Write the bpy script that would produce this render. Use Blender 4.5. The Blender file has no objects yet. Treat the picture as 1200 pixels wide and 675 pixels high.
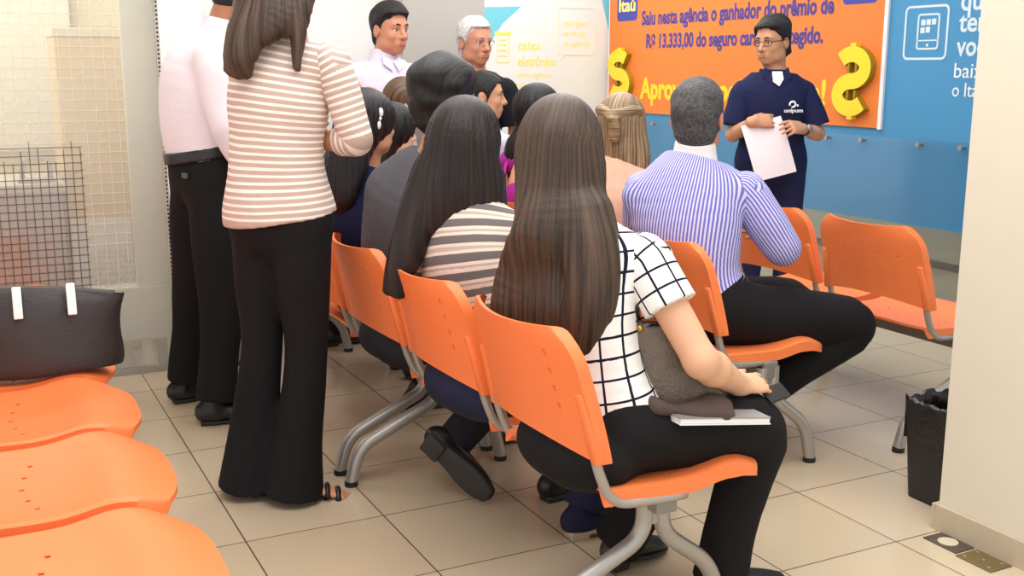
import bpy, bmesh, math, random
import numpy as np
from mathutils import Matrix, Vector

random.seed(4); RNG = np.random.RandomState(4)
scene = bpy.context.scene
COL = scene.collection

# ------------------------------------------------------------------ camera, world, light, exposure
CAM = Vector((-0.228, -3.094, 1.4005))
YAW, PITCH, ROLL = math.radians(26.863), math.radians(11.386), math.radians(0.117)
_f0 = Vector((math.sin(YAW), math.cos(YAW), 0)); _r0 = Vector((math.cos(YAW), -math.sin(YAW), 0)); _u0 = Vector((0, 0, 1))
_fw = _f0 * math.cos(PITCH) - _u0 * math.sin(PITCH); _uu = _f0 * math.sin(PITCH) + _u0 * math.cos(PITCH)
_rr = _r0 * math.cos(ROLL) + _uu * math.sin(ROLL); _up = -_r0 * math.sin(ROLL) + _uu * math.cos(ROLL)
cam_data = bpy.data.cameras.new('camera'); cam = bpy.data.objects.new('camera', cam_data); COL.objects.link(cam)
cam.matrix_world = Matrix(((_rr.x, _up.x, -_fw.x, CAM.x), (_rr.y, _up.y, -_fw.y, CAM.y), (_rr.z, _up.z, -_fw.z, CAM.z), (0, 0, 0, 1)))
cam_data.sensor_width = 36; cam_data.lens = 36 * 1271.5 / 1200; cam_data.clip_start = 0.05
scene.camera = cam

world = bpy.data.worlds.new('world'); scene.world = world; world.use_nodes = True
world.node_tree.nodes['Background'].inputs['Color'].default_value = (0.97, 0.985, 1.0, 1)
world.node_tree.nodes['Background'].inputs['Strength'].default_value = 0.95

def area_light(name, loc, size, size_y, power, color=(0.98, 0.99, 1.0), rot=(0, 0, 0)):
    d = bpy.data.lights.new(name, 'AREA'); d.shape = 'RECTANGLE'; d.size = size; d.size_y = size_y
    d.energy = power; d.color = color
    o = bpy.data.objects.new(name, d); COL.objects.link(o); o.location = loc; o.rotation_euler = rot
    return o
area_light('ceiling_panel_light', (1.0, -1.2, 2.86), 3.6, 2.4, 64)
area_light('ceiling_panel_light', (3.0, 1.6, 2.86), 1.6, 2.4, 34)
area_light('ceiling_panel_light', (1.4, 1.0, 2.86), 1.6, 1.8, 28)
area_light('ceiling_panel_light', (-0.6, 3.0, 2.86), 1.8, 0.9, 34)
area_light('ceiling_panel_light', (3.5, 3.7, 2.86), 1.8, 1.3, 28)
area_light('ceiling_panel_light', (5.3, 2.2, 2.86), 0.8, 2.5, 14)

scene.view_settings.view_transform = 'Standard'; scene.view_settings.look = 'None'
scene.view_settings.gamma = 1.0; scene.view_settings.use_curve_mapping = False
scene.view_settings.exposure = 0.35

# ------------------------------------------------------------------ materials
def lin(c): return tuple((v / 255 / 12.92) if v / 255 <= 0.04045 else ((v / 255 + 0.055) / 1.055) ** 2.4 for v in c)
def L(c): return lin(c) + (1.0,)
MATS = {}
def base_mat(name):
    m = bpy.data.materials.new(name); m.use_nodes = True; MATS[name] = m
    return m, m.node_tree, m.node_tree.nodes['Principled BSDF']
def N(nt, typ, **kw):
    n = nt.nodes.new(typ)
    for k, v in kw.items(): setattr(n, k, v)
    return n
def math_n(nt, op, a, b=None, c=None):
    n = N(nt, 'ShaderNodeMath', operation=op)
    for i, v in enumerate((a, b, c)):
        if v is None: continue
        if isinstance(v, (int, float)): n.inputs[i].default_value = v
        else: nt.links.new(v, n.inputs[i])
    return n.outputs[0]
def mixc(nt, fac, a, b):
    n = N(nt, 'ShaderNodeMix', data_type='RGBA')
    if isinstance(fac, (int, float)): n.inputs[0].default_value = fac
    else: nt.links.new(fac, n.inputs[0])
    for i, v in ((6, a), (7, b)):
        if isinstance(v, tuple): n.inputs[i].default_value = v
        else: nt.links.new(v, n.inputs[i])
    return n.outputs[2]
def mat(name, rgb, rough=0.5, metal=0.0, spec=0.5, noise=0.06, nscale=14.0, bump=0.0, bscale=60.0, emit=None, sheen=0.0, coat=0.0):
    """plain surface with a faint procedural variation"""
    m, nt, b = base_mat(name)
    tc = N(nt, 'ShaderNodeTexCoord'); nz = N(nt, 'ShaderNodeTexNoise'); nz.inputs['Scale'].default_value = nscale; nz.inputs['Detail'].default_value = 3
    nt.links.new(tc.outputs['Object'], nz.inputs['Vector'])
    c = lin(rgb); lo = tuple(v * (1 - noise) for v in c) + (1,); hi = tuple(min(1, v * (1 + noise)) for v in c) + (1,)
    nt.links.new(mixc(nt, nz.outputs['Fac'], lo, hi), b.inputs['Base Color'])
    b.inputs['Roughness'].default_value = rough; b.inputs['Metallic'].default_value = metal
    b.inputs['Specular IOR Level'].default_value = spec; b.inputs['Sheen Weight'].default_value = sheen
    b.inputs['Coat Weight'].default_value = coat
    if bump:
        n2 = N(nt, 'ShaderNodeTexNoise'); n2.inputs['Scale'].default_value = bscale; n2.inputs['Detail'].default_value = 4
        nt.links.new(tc.outputs['Object'], n2.inputs['Vector'])
        bp = N(nt, 'ShaderNodeBump'); bp.inputs['Strength'].default_value = bump; bp.inputs['Distance'].default_value = 0.01
        nt.links.new(n2.outputs['Fac'], bp.inputs['Height']); nt.links.new(bp.outputs['Normal'], b.inputs['Normal'])
    if emit: b.inputs['Emission Color'].default_value = L(rgb); b.inputs['Emission Strength'].default_value = emit
    return m
def pc_uv(nt):
    a = N(nt, 'ShaderNodeAttribute', attribute_name='pc'); s = N(nt, 'ShaderNodeSeparateXYZ'); nt.links.new(a.outputs['Vector'], s.inputs[0])
    return s.outputs[0], s.outputs[1], s.outputs[2]
def band(nt, x, period, duty, phase=0.0):
    fr = math_n(nt, 'FRACT', math_n(nt, 'ADD', math_n(nt, 'DIVIDE', x, period), phase))
    return math_n(nt, 'LESS_THAN', fr, duty)
def cloth_bump(nt, b, strength=0.25, scale=26.0):
    tc = N(nt, 'ShaderNodeTexCoord'); n2 = N(nt, 'ShaderNodeTexNoise'); n2.inputs['Scale'].default_value = scale; n2.inputs['Detail'].default_value = 3
    nt.links.new(tc.outputs['Object'], n2.inputs['Vector'])
    bp = N(nt, 'ShaderNodeBump'); bp.inputs['Strength'].default_value = strength; bp.inputs['Distance'].default_value = 0.012
    nt.links.new(n2.outputs['Fac'], bp.inputs['Height']); nt.links.new(bp.outputs['Normal'], b.inputs['Normal'])
def stripe_mat(name, c1, c2, period, duty, axis='v', c3=None, rough=0.85, wob=0.0):
    m, nt, b = base_mat(name); u, v, w = pc_uv(nt); x = v if axis == 'v' else u
    if wob:
        tc = N(nt, 'ShaderNodeTexCoord'); nz = N(nt, 'ShaderNodeTexNoise'); nz.inputs['Scale'].default_value = 7
        nt.links.new(tc.outputs['Object'], nz.inputs['Vector'])
        x = math_n(nt, 'ADD', x, math_n(nt, 'MULTIPLY', math_n(nt, 'SUBTRACT', nz.outputs['Fac'], 0.5), wob))
    col = mixc(nt, band(nt, x, period, duty), L(c2), L(c1))
    if c3: col = mixc(nt, band(nt, x, period, 0.14, -duty - 0.2), col, L(c3))
    nt.links.new(col, b.inputs['Base Color']); b.inputs['Roughness'].default_value = rough; b.inputs['Specular IOR Level'].default_value = 0.2
    cloth_bump(nt, b)
    return m
def plaid_mat(name, c1, c2, pu, pv, wu, wv):
    m, nt, b = base_mat(name); u, v, w = pc_uv(nt)
    ln = math_n(nt, 'MAXIMUM', band(nt, u, pu, wu / pu, 0.3), band(nt, v, pv, wv / pv, 0.1))
    nt.links.new(mixc(nt, ln, L(c1), L(c2)), b.inputs['Base Color']); b.inputs['Roughness'].default_value = 0.8; b.inputs['Specular IOR Level'].default_value = 0.2
    cloth_bump(nt, b, 0.2)
    return m
def hair_mat(name, dark, light, rough=0.38, spec=0.5):
    m, nt, b = base_mat(name); u, v, w = pc_uv(nt)
    cb = N(nt, 'ShaderNodeCombineXYZ')
    nt.links.new(math_n(nt, 'MULTIPLY', u, 150.0), cb.inputs[0]); nt.links.new(math_n(nt, 'MULTIPLY', v, 3.0), cb.inputs[1]); nt.links.new(math_n(nt, 'MULTIPLY', w, 4.0), cb.inputs[2])
    nz = N(nt, 'ShaderNodeTexNoise'); nz.inputs['Scale'].default_value = 1.0; nz.inputs['Detail'].default_value = 5; nz.inputs['Roughness'].default_value = 0.65
    nt.links.new(cb.outputs[0], nz.inputs['Vector'])
    rp = N(nt, 'ShaderNodeValToRGB'); rp.color_ramp.elements[0].position = 0.34; rp.color_ramp.elements[1].position = 0.68
    rp.color_ramp.elements[0].color = L(dark); rp.color_ramp.elements[1].color = L(light)
    nt.links.new(nz.outputs['Fac'], rp.inputs[0]); nt.links.new(rp.outputs[0], b.inputs['Base Color'])
    b.inputs['Roughness'].default_value = rough; b.inputs['Specular IOR Level'].default_value = spec
    bp = N(nt, 'ShaderNodeBump'); bp.inputs['Strength'].default_value = 0.55; bp.inputs['Distance'].default_value = 0.006
    nt.links.new(nz.outputs['Fac'], bp.inputs['Height']); nt.links.new(bp.outputs['Normal'], b.inputs['Normal'])
    return m
def cloth(name, rgb, rough=0.85, noise=0.08, bump=0.3, bscale=22.0):
    return mat(name, rgb, rough=rough, spec=0.2, noise=noise, nscale=40, bump=bump, bscale=bscale, sheen=0.0)

def floor_mat():
    m, nt, b = base_mat('beige_floor_tile')
    g = N(nt, 'ShaderNodeNewGeometry'); s = N(nt, 'ShaderNodeSeparateXYZ'); nt.links.new(g.outputs['Position'], s.inputs[0])
    def joint(x):
        q = math_n(nt, 'DIVIDE', x, 0.44); d = math_n(nt, 'ABSOLUTE', math_n(nt, 'SUBTRACT', q, math_n(nt, 'ROUND', q)))
        return math_n(nt, 'LESS_THAN', d, 0.0050)
    j = math_n(nt, 'MAXIMUM', joint(s.outputs[0]), joint(s.outputs[1]))
    fx = math_n(nt, 'FLOOR', math_n(nt, 'DIVIDE', s.outputs[0], 0.44)); fy = math_n(nt, 'FLOOR', math_n(nt, 'DIVIDE', s.outputs[1], 0.44))
    cb = N(nt, 'ShaderNodeCombineXYZ'); nt.links.new(fx, cb.inputs[0]); nt.links.new(fy, cb.inputs[1])
    wn = N(nt, 'ShaderNodeTexWhiteNoise'); nt.links.new(cb.outputs[0], wn.inputs['Vector'])
    nz = N(nt, 'ShaderNodeTexNoise'); nz.inputs['Scale'].default_value = 2.2; nz.inputs['Detail'].default_value = 5
    nt.links.new(g.outputs['Position'], nz.inputs['Vector'])
    c = mixc(nt, wn.outputs['Value'], L((200, 183, 156)), L((208, 192, 166)))
    c = mixc(nt, math_n(nt, 'MULTIPLY', nz.outputs['Fac'], 0.25), c, L((186, 168, 140)))
    c = mixc(nt, j, c, L((88, 74, 62)))
    nt.links.new(c, b.inputs['Base Color'])
    b.inputs['Roughness'].default_value = 0.2; b.inputs['Specular IOR Level'].default_value = 0.55
    return m

M = {}
M['floor'] = floor_mat()
M['orange'] = mat('orange_plastic', (255, 134, 74), rough=0.42, noise=0.03, bump=0.05, bscale=400)
M['steel'] = mat('silver_painted_steel', (176, 172, 166), rough=0.38, metal=0.55, noise=0.04)
M['beam'] = mat('grey_steel_beam', (150, 147, 142), rough=0.45, metal=0.5)
M['cap'] = mat('black_rubber', (28, 27, 27), rough=0.6)
M['column'] = mat('cream_paint', (224, 214, 194), rough=0.7, noise=0.02)
M['white_wall'] = mat('white_paint', (248, 247, 243), rough=0.7, noise=0.02)
M['pillar'] = mat('grey_beige_paint', (190, 184, 176), rough=0.7, noise=0.02)
M['skirting'] = mat('beige_skirting_tile', (196, 180, 156), rough=0.45, noise=0.05)
M['ceiling'] = mat('white_ceiling', (240, 238, 233), rough=0.8)
M['blue'] = mat('blue_vinyl_film', (72, 148, 196), rough=0.42, noise=0.04, nscale=1.5)
M['banner'] = mat('orange_banner_vinyl', (240, 130, 52), rough=0.5, noise=0.05, nscale=1.2)
M['white'] = mat('white_print', (245, 245, 245), rough=0.5, noise=0.01)
M['palewhite'] = mat('pale_blue_white_print', (214, 232, 240), rough=0.5, noise=0.01)
M['violet'] = mat('violet_print', (74, 60, 140), rough=0.5, noise=0.05)
M['yellow'] = mat('yellow_print', (250, 222, 40), rough=0.5, noise=0.05)
M['yellow2'] = mat('yellow_dollar_face', (252, 220, 42), rough=0.4, noise=0.06, nscale=6)
M['olive'] = mat('olive_dollar_edge', (160, 130, 20), rough=0.5, noise=0.15)
M['pale_yellow'] = mat('pale_yellow_print', (248, 232, 128), rough=0.6, noise=0.04)
M['cyan'] = mat('cyan_print', (120, 208, 224), rough=0.5, noise=0.05)
M['poster'] = mat('white_poster_vinyl', (236, 240, 234), rough=0.5, noise=0.02)
M['logo_blue'] = mat('logo_blue_print', (66, 70, 168), rough=0.5)

def glass_mat(name, tint, alpha_white, rough=0.05, fac=0.12):
    m, nt, b = base_mat(name); out = nt.nodes['Material Output']
    tr = N(nt, 'ShaderNodeBsdfTransparent'); tr.inputs[0].default_value = tint + (1,)
    df = N(nt, 'ShaderNodeBsdfDiffuse'); df.inputs[0].default_value = L((228, 230, 222))
    gl = N(nt, 'ShaderNodeBsdfGlossy'); gl.inputs['Roughness'].default_value = rough
    tc = N(nt, 'ShaderNodeTexCoord'); nz = N(nt, 'ShaderNodeTexNoise'); nz.inputs['Scale'].default_value = 1.3
    nt.links.new(tc.outputs['Object'], nz.inputs['Vector'])
    mx = N(nt, 'ShaderNodeMixShader'); mx2 = N(nt, 'ShaderNodeMixShader')
    nt.links.new(math_n(nt, 'MULTIPLY', math_n(nt, 'ADD', nz.outputs['Fac'], 0.5), alpha_white), mx.inputs[0])
    nt.links.new(tr.outputs[0], mx.inputs[1]); nt.links.new(df.outputs[0], mx.inputs[2])
    mx2.inputs[0].default_value = fac
    nt.links.new(mx.outputs[0], mx2.inputs[1]); nt.links.new(gl.outputs[0], mx2.inputs[2])
    nt.links.new(mx2.outputs[0], out.inputs['Surface'])
    return m
M['glass'] = glass_mat('clear_glass', (0.93, 0.96, 0.95), 0.02, 0.03, 0.06)
M['sheet_glass'] = glass_mat('tinted_glass_sheet', (0.92, 0.95, 0.96), 0.0, 0.12, 0.05)
M['frosted'] = glass_mat('frosted_glass', (0.99, 0.98, 0.95), 0.30, 0.25, 0.03)

# ------------------------------------------------------------------ object helpers
def V3(*a): return np.array(a, float)
def nrm(v): v = np.asarray(v, float); return v / (np.linalg.norm(v) + 1e-12)
def thing(name, label, cat, loc=(0, 0, 0), group=None):
    o = bpy.data.objects.new(name, None); COL.objects.link(o); o.empty_display_size = 0.1; o.location = loc
    o['label'] = label; o['category'] = cat
    if group: o['group'] = group
    return o
def tag(o, label, cat, group=None, kind=None):
    o['label'] = label; o['category'] = cat
    if group: o['group'] = group
    if kind: o['kind'] = kind
    return o
def struct(o, label=None):
    o['kind'] = 'structure'
    if label: o['label'] = label
    return o
def world_base(p):
    b = V3(0, 0, 0)
    while p is not None: b += V3(*p.location); p = p.parent
    return b
def link_mesh(name, verts, faces, material, parent=None, smooth=False, origin=None, attr=None, mats=None, midx=None):
    """verts are world coordinates"""
    verts = np.asarray(verts, float).reshape(-1, 3)
    off = world_base(parent) if parent is not None else (V3(*origin) if origin is not None else V3(0, 0, 0))
    me = bpy.data.meshes.new(name); me.from_pydata((verts - off).tolist() if not isinstance(faces, np.ndarray) else [], [], faces if not isinstance(faces, np.ndarray) else [])
    if isinstance(faces, np.ndarray):
        nv, nf = len(verts), len(faces); me.vertices.add(nv); me.vertices.foreach_set('co', (verts - off).astype(np.float32).ravel())
        me.loops.add(nf * 4); me.loops.foreach_set('vertex_index', faces.astype(np.int32).ravel())
        me.polygons.add(nf); me.polygons.foreach_set('loop_start', np.arange(0, nf * 4, 4, dtype=np.int32))
        try: me.polygons.foreach_set('loop_total', np.full(nf, 4, dtype=np.int32))
        except Exception: pass
        me.update(calc_edges=True)
    if attr is not None:
        a = me.attributes.new('pc', 'FLOAT_VECTOR', 'POINT'); a.data.foreach_set('vector', np.asarray(attr, np.float32).ravel())
    if smooth: me.polygons.foreach_set('use_smooth', np.ones(len(me.polygons), dtype=bool))
    for mm in (mats or [material]): me.materials.append(mm)
    if midx is not None: me.polygons.foreach_set('material_index', np.asarray(midx, np.int32))
    me.update()
    o = bpy.data.objects.new(name, me); COL.objects.link(o)
    if parent is not None: o.parent = parent
    elif origin is not None: o.location = origin
    return o
class MB:
    """collects shapes into ONE mesh"""
    def __init__(s): s.v = []; s.f = []; s.m = []
    def add(s, vs, fs, mi=0):
        n = len(s.v); s.v += [tuple(v) for v in vs]; s.f += [tuple(i + n for i in f) for f in fs]; s.m += [mi] * len(fs); return s
    def box(s, lo, hi, mi=0, bev=0.0):
        bm = bmesh.new(); bmesh.ops.create_cube(bm, size=1.0)
        c = [(lo[i] + hi[i]) / 2 for i in range(3)]; d = [hi[i] - lo[i] for i in range(3)]
        for v in bm.verts: v.co = Vector([c[i] + v.co[i] * d[i] for i in range(3)])
        if bev: bmesh.ops.bevel(bm, geom=bm.edges[:], offset=bev, segments=2, affect='EDGES', profile=0.5)
        bm.verts.index_update(); s.add([v.co[:] for v in bm.verts], [[v.index for v in f.verts] for f in bm.faces], mi); bm.free(); return s
    def frame_box(s, c, ax, ay, az, hx, hy, hz, mi=0, bev=0.0):
        t = MB().box((-hx, -hy, -hz), (hx, hy, hz), 0, bev); c = V3(*c)
        return s.add([c + np.asarray(ax) * v[0] + np.asarray(ay) * v[1] + np.asarray(az) * v[2] for v in t.v], t.f, mi)
    def tube(s, pts, r, n=12, mi=0, cap=True, fillet=0.0, seg=6):
        pts = [np.array(p, float) for p in pts]
        if fillet and len(pts) > 2:
            q = [pts[0]]
            for i in range(1, len(pts) - 1):
                a, b, c = pts[i - 1], pts[i], pts[i + 1]; la, lc = np.linalg.norm(a - b), np.linalg.norm(c - b); f = min(fillet, la * .48, lc * .48)
                p0, p1 = b + (a - b) / la * f, b + (c - b) / lc * f
                for k in range(seg + 1):
                    t = k / seg; q.append((1 - t) ** 2 * p0 + 2 * t * (1 - t) * b + t * t * p1)
            q.append(pts[-1]); pts = q
        rs = r if hasattr(r, '__len__') else [r] * len(pts)
        T = [nrm(pts[min(i + 1, len(pts) - 1)] - pts[max(i - 1, 0)]) for i in range(len(pts))]
        nv = nrm(np.cross(T[0], V3(0.31, 0.83, 0.47))); vs = []
        for i, p in enumerate(pts):
            nv = nrm(nv - T[i] * nv.dot(T[i])); b = np.cross(T[i], nv)
            for k in range(n): a = 2 * math.pi * k / n; vs.append(p + rs[i] * (math.cos(a) * nv + math.sin(a) * b))
        fs = [(i * n + k, i * n + (k + 1) % n, (i + 1) * n + (k + 1) % n, (i + 1) * n + k) for i in range(len(pts) - 1) for k in range(n)]
        if cap: fs += [tuple(range(n))[::-1], tuple((len(pts) - 1) * n + k for k in range(n))]
        return s.add(vs, fs, mi)
    def prism(s, poly, origin, ax, ay, an, d, mi=0):
        """2-D polygon extruded along an by d"""
        o, ax, ay, an = (np.array(q, float) for q in (origin, ax, ay, an)); n = len(poly)
        vs = [o + ax * x + ay * y for x, y in poly] + [o + ax * x + ay * y + an * d for x, y in poly]
        return s.add(vs, [tuple(range(n)), tuple(range(2 * n - 1, n - 1, -1))] + [(i, i + n, (i + 1) % n + n, (i + 1) % n) for i in range(n)], mi)
    def sphere(s, c, r, n=12, mi=0, sc=(1, 1, 1), R=None):
        vs, fs = [], []; m = n // 2
        for i in range(m + 1):
            for k in range(n):
                th, ph = math.pi * i / m, 2 * math.pi * k / n; d = V3(math.sin(th) * math.cos(ph) * sc[0], math.sin(th) * math.sin(ph) * sc[1], math.cos(th) * sc[2]) * r
                if R is not None: d = R @ d
                vs.append(np.array(c) + d)
        fs = [(i * n + k, (i + 1) * n + k, (i + 1) * n + (k + 1) % n, i * n + (k + 1) % n) for i in range(m) for k in range(n)]
        return s.add(vs, fs, mi)
    def build(s, name, material, parent=None, smooth=False, origin=None, mats=None):
        o = link_mesh(name, s.v, s.f, material, parent, smooth, origin, mats=mats, midx=s.m if mats else None)
        bm = bmesh.new(); bm.from_mesh(o.data); bmesh.ops.recalc_face_normals(bm, faces=bm.faces[:]); bm.to_mesh(o.data); bm.free()
        return o
def smooth_angle(o, ang=40):
    me = o.data; me.polygons.foreach_set('use_smooth', np.ones(len(me.polygons), dtype=bool))
    try: me.set_sharp_from_angle(angle=math.radians(ang))
    except Exception: pass
    return o
def text_obj(name, s, width, height, origin, right, up, material, parent, depth=0.0015, bold=0.012):
    cu = bpy.data.curves.new('t', 'FONT'); cu.body = s; cu.offset = bold; cu.resolution_u = 3; cu.extrude = 0.5
    o = bpy.data.objects.new('t', cu); COL.objects.link(o); bpy.context.view_layer.update()
    me = bpy.data.meshes.new_from_object(o.evaluated_get(bpy.context.evaluated_depsgraph_get()))
    co = np.zeros(len(me.vertices) * 3, np.float32); me.vertices.foreach_get('co', co); co = co.reshape(-1, 3).astype(float)
    fs = [tuple(p.vertices) for p in me.polygons]; bpy.data.objects.remove(o); bpy.data.meshes.remove(me); bpy.data.curves.remove(cu)
    x0, x1 = co[:, 0].min(), co[:, 0].max(); y1 = 0.73   # cap height of the font
    right, up = V3(*right), V3(*up); nn = np.cross(right, up)
    vs = V3(*origin) + np.outer((co[:, 0] - x0) / (x1 - x0) * width, right) + np.outer(co[:, 1] / y1 * height, up) + np.outer((co[:, 2] + 0.5) * depth, nn)
    return link_mesh(name, vs, fs, material, parent)

# ------------------------------------------------------------------ the setting
XB = 4.60                                     # plane of the blue partition
struct(MB().box((-3.2, -5, -0.06), (7, 6, 0)).build('floor', M['floor']))
struct(MB().box((-3.2, -2.6, 2.9), (7, 6, 3.0)).build('ceiling', M['ceiling']))
o = struct(MB().box((2.39, -3.2, 0), (3.0, -0.865, 2.9)).build('wall_right', M['column']))
struct(MB().box((2.375, -3.2, 0), (2.389, -0.865, 0.082)).box((2.375, -0.864, 0), (3.0, -0.85, 0.082)).build('baseboard_right', M['skirting']))
struct(MB().box((2.06, 2.80, 0), (2.575, 3.3, 2.9), bev=0.004).build('wall_pillar', M['pillar']))
struct(MB().box((0.80, 2.98, 0), (2.06, 3.08, 2.9)).build('wall_back', M['white_wall']))
struct(MB().box((0.615, 2.08, 0), (0.80, 3.08, 2.9)).build('wall_jamb', M['white_wall']))
struct(MB().box((2.40, 4.69, 0), (XB, 4.79, 2.9)).build('wall_corner', M['white_wall']))
struct(MB().box((6.0, -1.5, 0), (6.1, 6, 2.9)).build('wall_far', M['column']))
struct(MB().box((5.975, -1.5, 0), (5.999, 6, 0.05)).build('baseboard_far', mat('dark_grey_skirting', (92, 88, 84), rough=0.5)))
struct(MB().box((-3.2, 3.6, 0), (0.7, 3.7, 2.9)).build('wall_left', mat('warm_cream_wall', (240, 224, 186), rough=0.7)))

# the glass partition at the right: clear glass, blue film above, floor showing through below
w2 = struct(MB().box((XB + 0.012, -1.2, 0.02), (XB + 0.022, 4.68, 2.9)).build('window_2', M['glass']))
MB().box((XB + 0.004, -1.2, 0), (XB + 0.03, 4.68, 0.02)).build('bottom_rail', M['steel'], w2)
film = thing('blue_panel', 'blue wall film with a white telephone icon and white lettering beside the orange banner', 'wall panel', (XB, 1.5, 0))
MB().box((XB, -1.2, 0.53), (XB + 0.01, 4.68, 2.9)).build('film', M['blue'], film)
def ring_prism(mb, cy, cz, hw, hh, rad, w, x, d=0.002):
    """rounded rectangular outline on the x = const wall"""
    def rr(hw, hh, rad):
        p = []
        for (sx, sy, a0) in ((1, 1, 0), (-1, 1, 90), (-1, -1, 180), (1, -1, 270)):
            for k in range(7):
                a = math.radians(a0 + 15 * k); p.append((sx * (hw - rad) + rad * math.cos(a), sy * (hh - rad) + rad * math.sin(a)))
        return p
    A, B = rr(hw, hh, rad), rr(hw - w, hh - w, max(rad - w, 0.004)); n = len(A)
    P = lambda q, xx: (xx, cy - q[0], cz + q[1])
    vs = [P(q, x) for q in A] + [P(q, x) for q in B] + [P(q, x - d) for q in A] + [P(q, x - d) for q in B]
    fs = []
    for i in range(n):
        j = (i + 1) % n
        fs += [(2 * n + i, 2 * n + j, 3 * n + j, 3 * n + i), (i, j, 2 * n + j, 2 * n + i), (n + i, n + j, 3 * n + j, 3 * n + i)]
    mb.add(vs, fs); return mb
ic = MB(); ring_prism(ic, 1.374, 1.605, 0.155, 0.148, 0.035, 0.013, XB - 0.0005)
ring_prism(ic, 1.358, 1.610, 0.078, 0.098, 0.02, 0.011, XB - 0.0005)
ic.box((XB - 0.0025, 1.285, 1.558), (XB - 0.0005, 1.432, 1.566))
for (yy, zz) in ((1.395, 1.660), (1.358, 1.661), (1.321, 1.663), (1.397, 1.618), (1.360, 1.620)):
    ic.box((XB - 0.0025, yy - 0.015, zz - 0.016), (XB - 0.0005, yy + 0.015, zz + 0.016))
ic.sphere((XB - 0.001, 1.358, 1.537), 0.009, 10, sc=(0.2, 1, 1))
ic.build('telephone_icon', M['palewhite'], film)
RT, UP = (0, -1, 0), (0, 0, 1)
text_obj('lettering', 'que', 0.215, 0.118, (XB - 0.0005, 1.147, 1.715), RT, UP, M['palewhite'], film, bold=0.02)
text_obj('lettering', 'tem', 0.225, 0.108, (XB - 0.0005, 1.15, 1.604), RT, UP, M['palewhite'], film, bold=0.02)
text_obj('lettering', 'voc\u00ea', 0.25, 0.108, (XB - 0.0005, 1.155, 1.479), RT, UP, M['palewhite'], film, bold=0.02)
text_obj('lettering', 'baixe', 0.24, 0.082, (XB - 0.0005, 1.157, 1.362), RT, UP, M['white'], film, bold=0.0)
text_obj('lettering', 'o Ita\u00fa', 0.21, 0.078, (XB - 0.0005, 1.160, 1.262), RT, UP, M['white'], film, bold=0.0)
sheet = MB().box((XB - 0.032, -1.2, 0.54), (XB - 0.024, 4.66, 1.02)).build('glass_sheet', M['sheet_glass'], None, origin=(XB - 0.03, 1.5, 0.54))
tag(sheet, 'low clear glass sheet fixed with round studs in front of the blue film', 'glass sheet')
for yy in (3.972, 3.02, 2.069, 1.775, 1.339, 1.045):
    st = MB().tube([(XB - 0.0, yy, 0.993), (XB - 0.030, yy, 0.993)], 0.008, 14).tube([(XB - 0.0325, yy, 0.993), (XB - 0.044, yy, 0.993)], 0.014, 16)
    smooth_angle(st.build('standoff_stud', M['steel'], sheet), 40)

# the orange banner
ban = thing('banner', 'large orange prize banner with violet and yellow slogans and two dollar signs', 'banner', (XB - 0.01, 3.1, 1.065))
XN = XB - 0.016
MB().box((XN, 1.672, 1.068), (XB - 0.001, 4.655, 2.12)).build('sheet', M['banner'], ban)
MB().box((XN - 0.001, 1.645, 1.06), (XB - 0.001, 1.672, 2.12)).build('white_edge', M['white'], ban)
text_obj('slogan_line', 'Saiu nesta ag\u00eancia o ganhador do pr\u00eamio de', 2.10, 0.108, (XN, 4.185, 1.742), RT, UP, M['violet'], ban, bold=0.035)
text_obj('slogan_line', 'R$ 13.333,00 do seguro cart\u00e3o protegido.', 1.95, 0.105, (XN, 4.116, 1.567), RT, UP, M['violet'], ban, bold=0.035)
text_obj('slogan_line', 'Aproveite voc\u00ea tamb\u00e9m!', 2.07, 0.162, (XN, 4.185, 1.185), RT, UP, M['yellow'], ban, bold=0.03)
def logo(cy, z0, w, z1, nm):
    mb = MB(); pts = []
    hw, hh, rad = w / 2, (z1 - z0) / 2, 0.035
    for (sx, sy, a0) in ((1, 1, 0), (-1, 1, 90), (-1, -1, 180), (1, -1, 270)):
        for k in range(6):
            a = math.radians(a0 + 18 * k); pts.append((sx * (hw - rad) + rad * math.cos(a), sy * (hh - rad) + rad * math.sin(a)))
    mb.prism(pts, (XN, cy, (z0 + z1) / 2), RT, UP, (-1, 0, 0), 0.002)
    lg = mb.build('logo_patch', M['logo_blue'], ban)
    text_obj('logo_lettering', 'Ita\u00fa', w * 0.82, (z1 - z0) * 0.40, (XN - 0.002, cy + w * 0.41, z0 + (z1 - z0) * 0.30), RT, UP, M['pale_yellow'], lg, bold=0.03)
logo(4.395, 1.780, 0.29, 2.03, 'left'); logo(1.872, 1.785, 0.285, 2.04, 'right')
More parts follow.
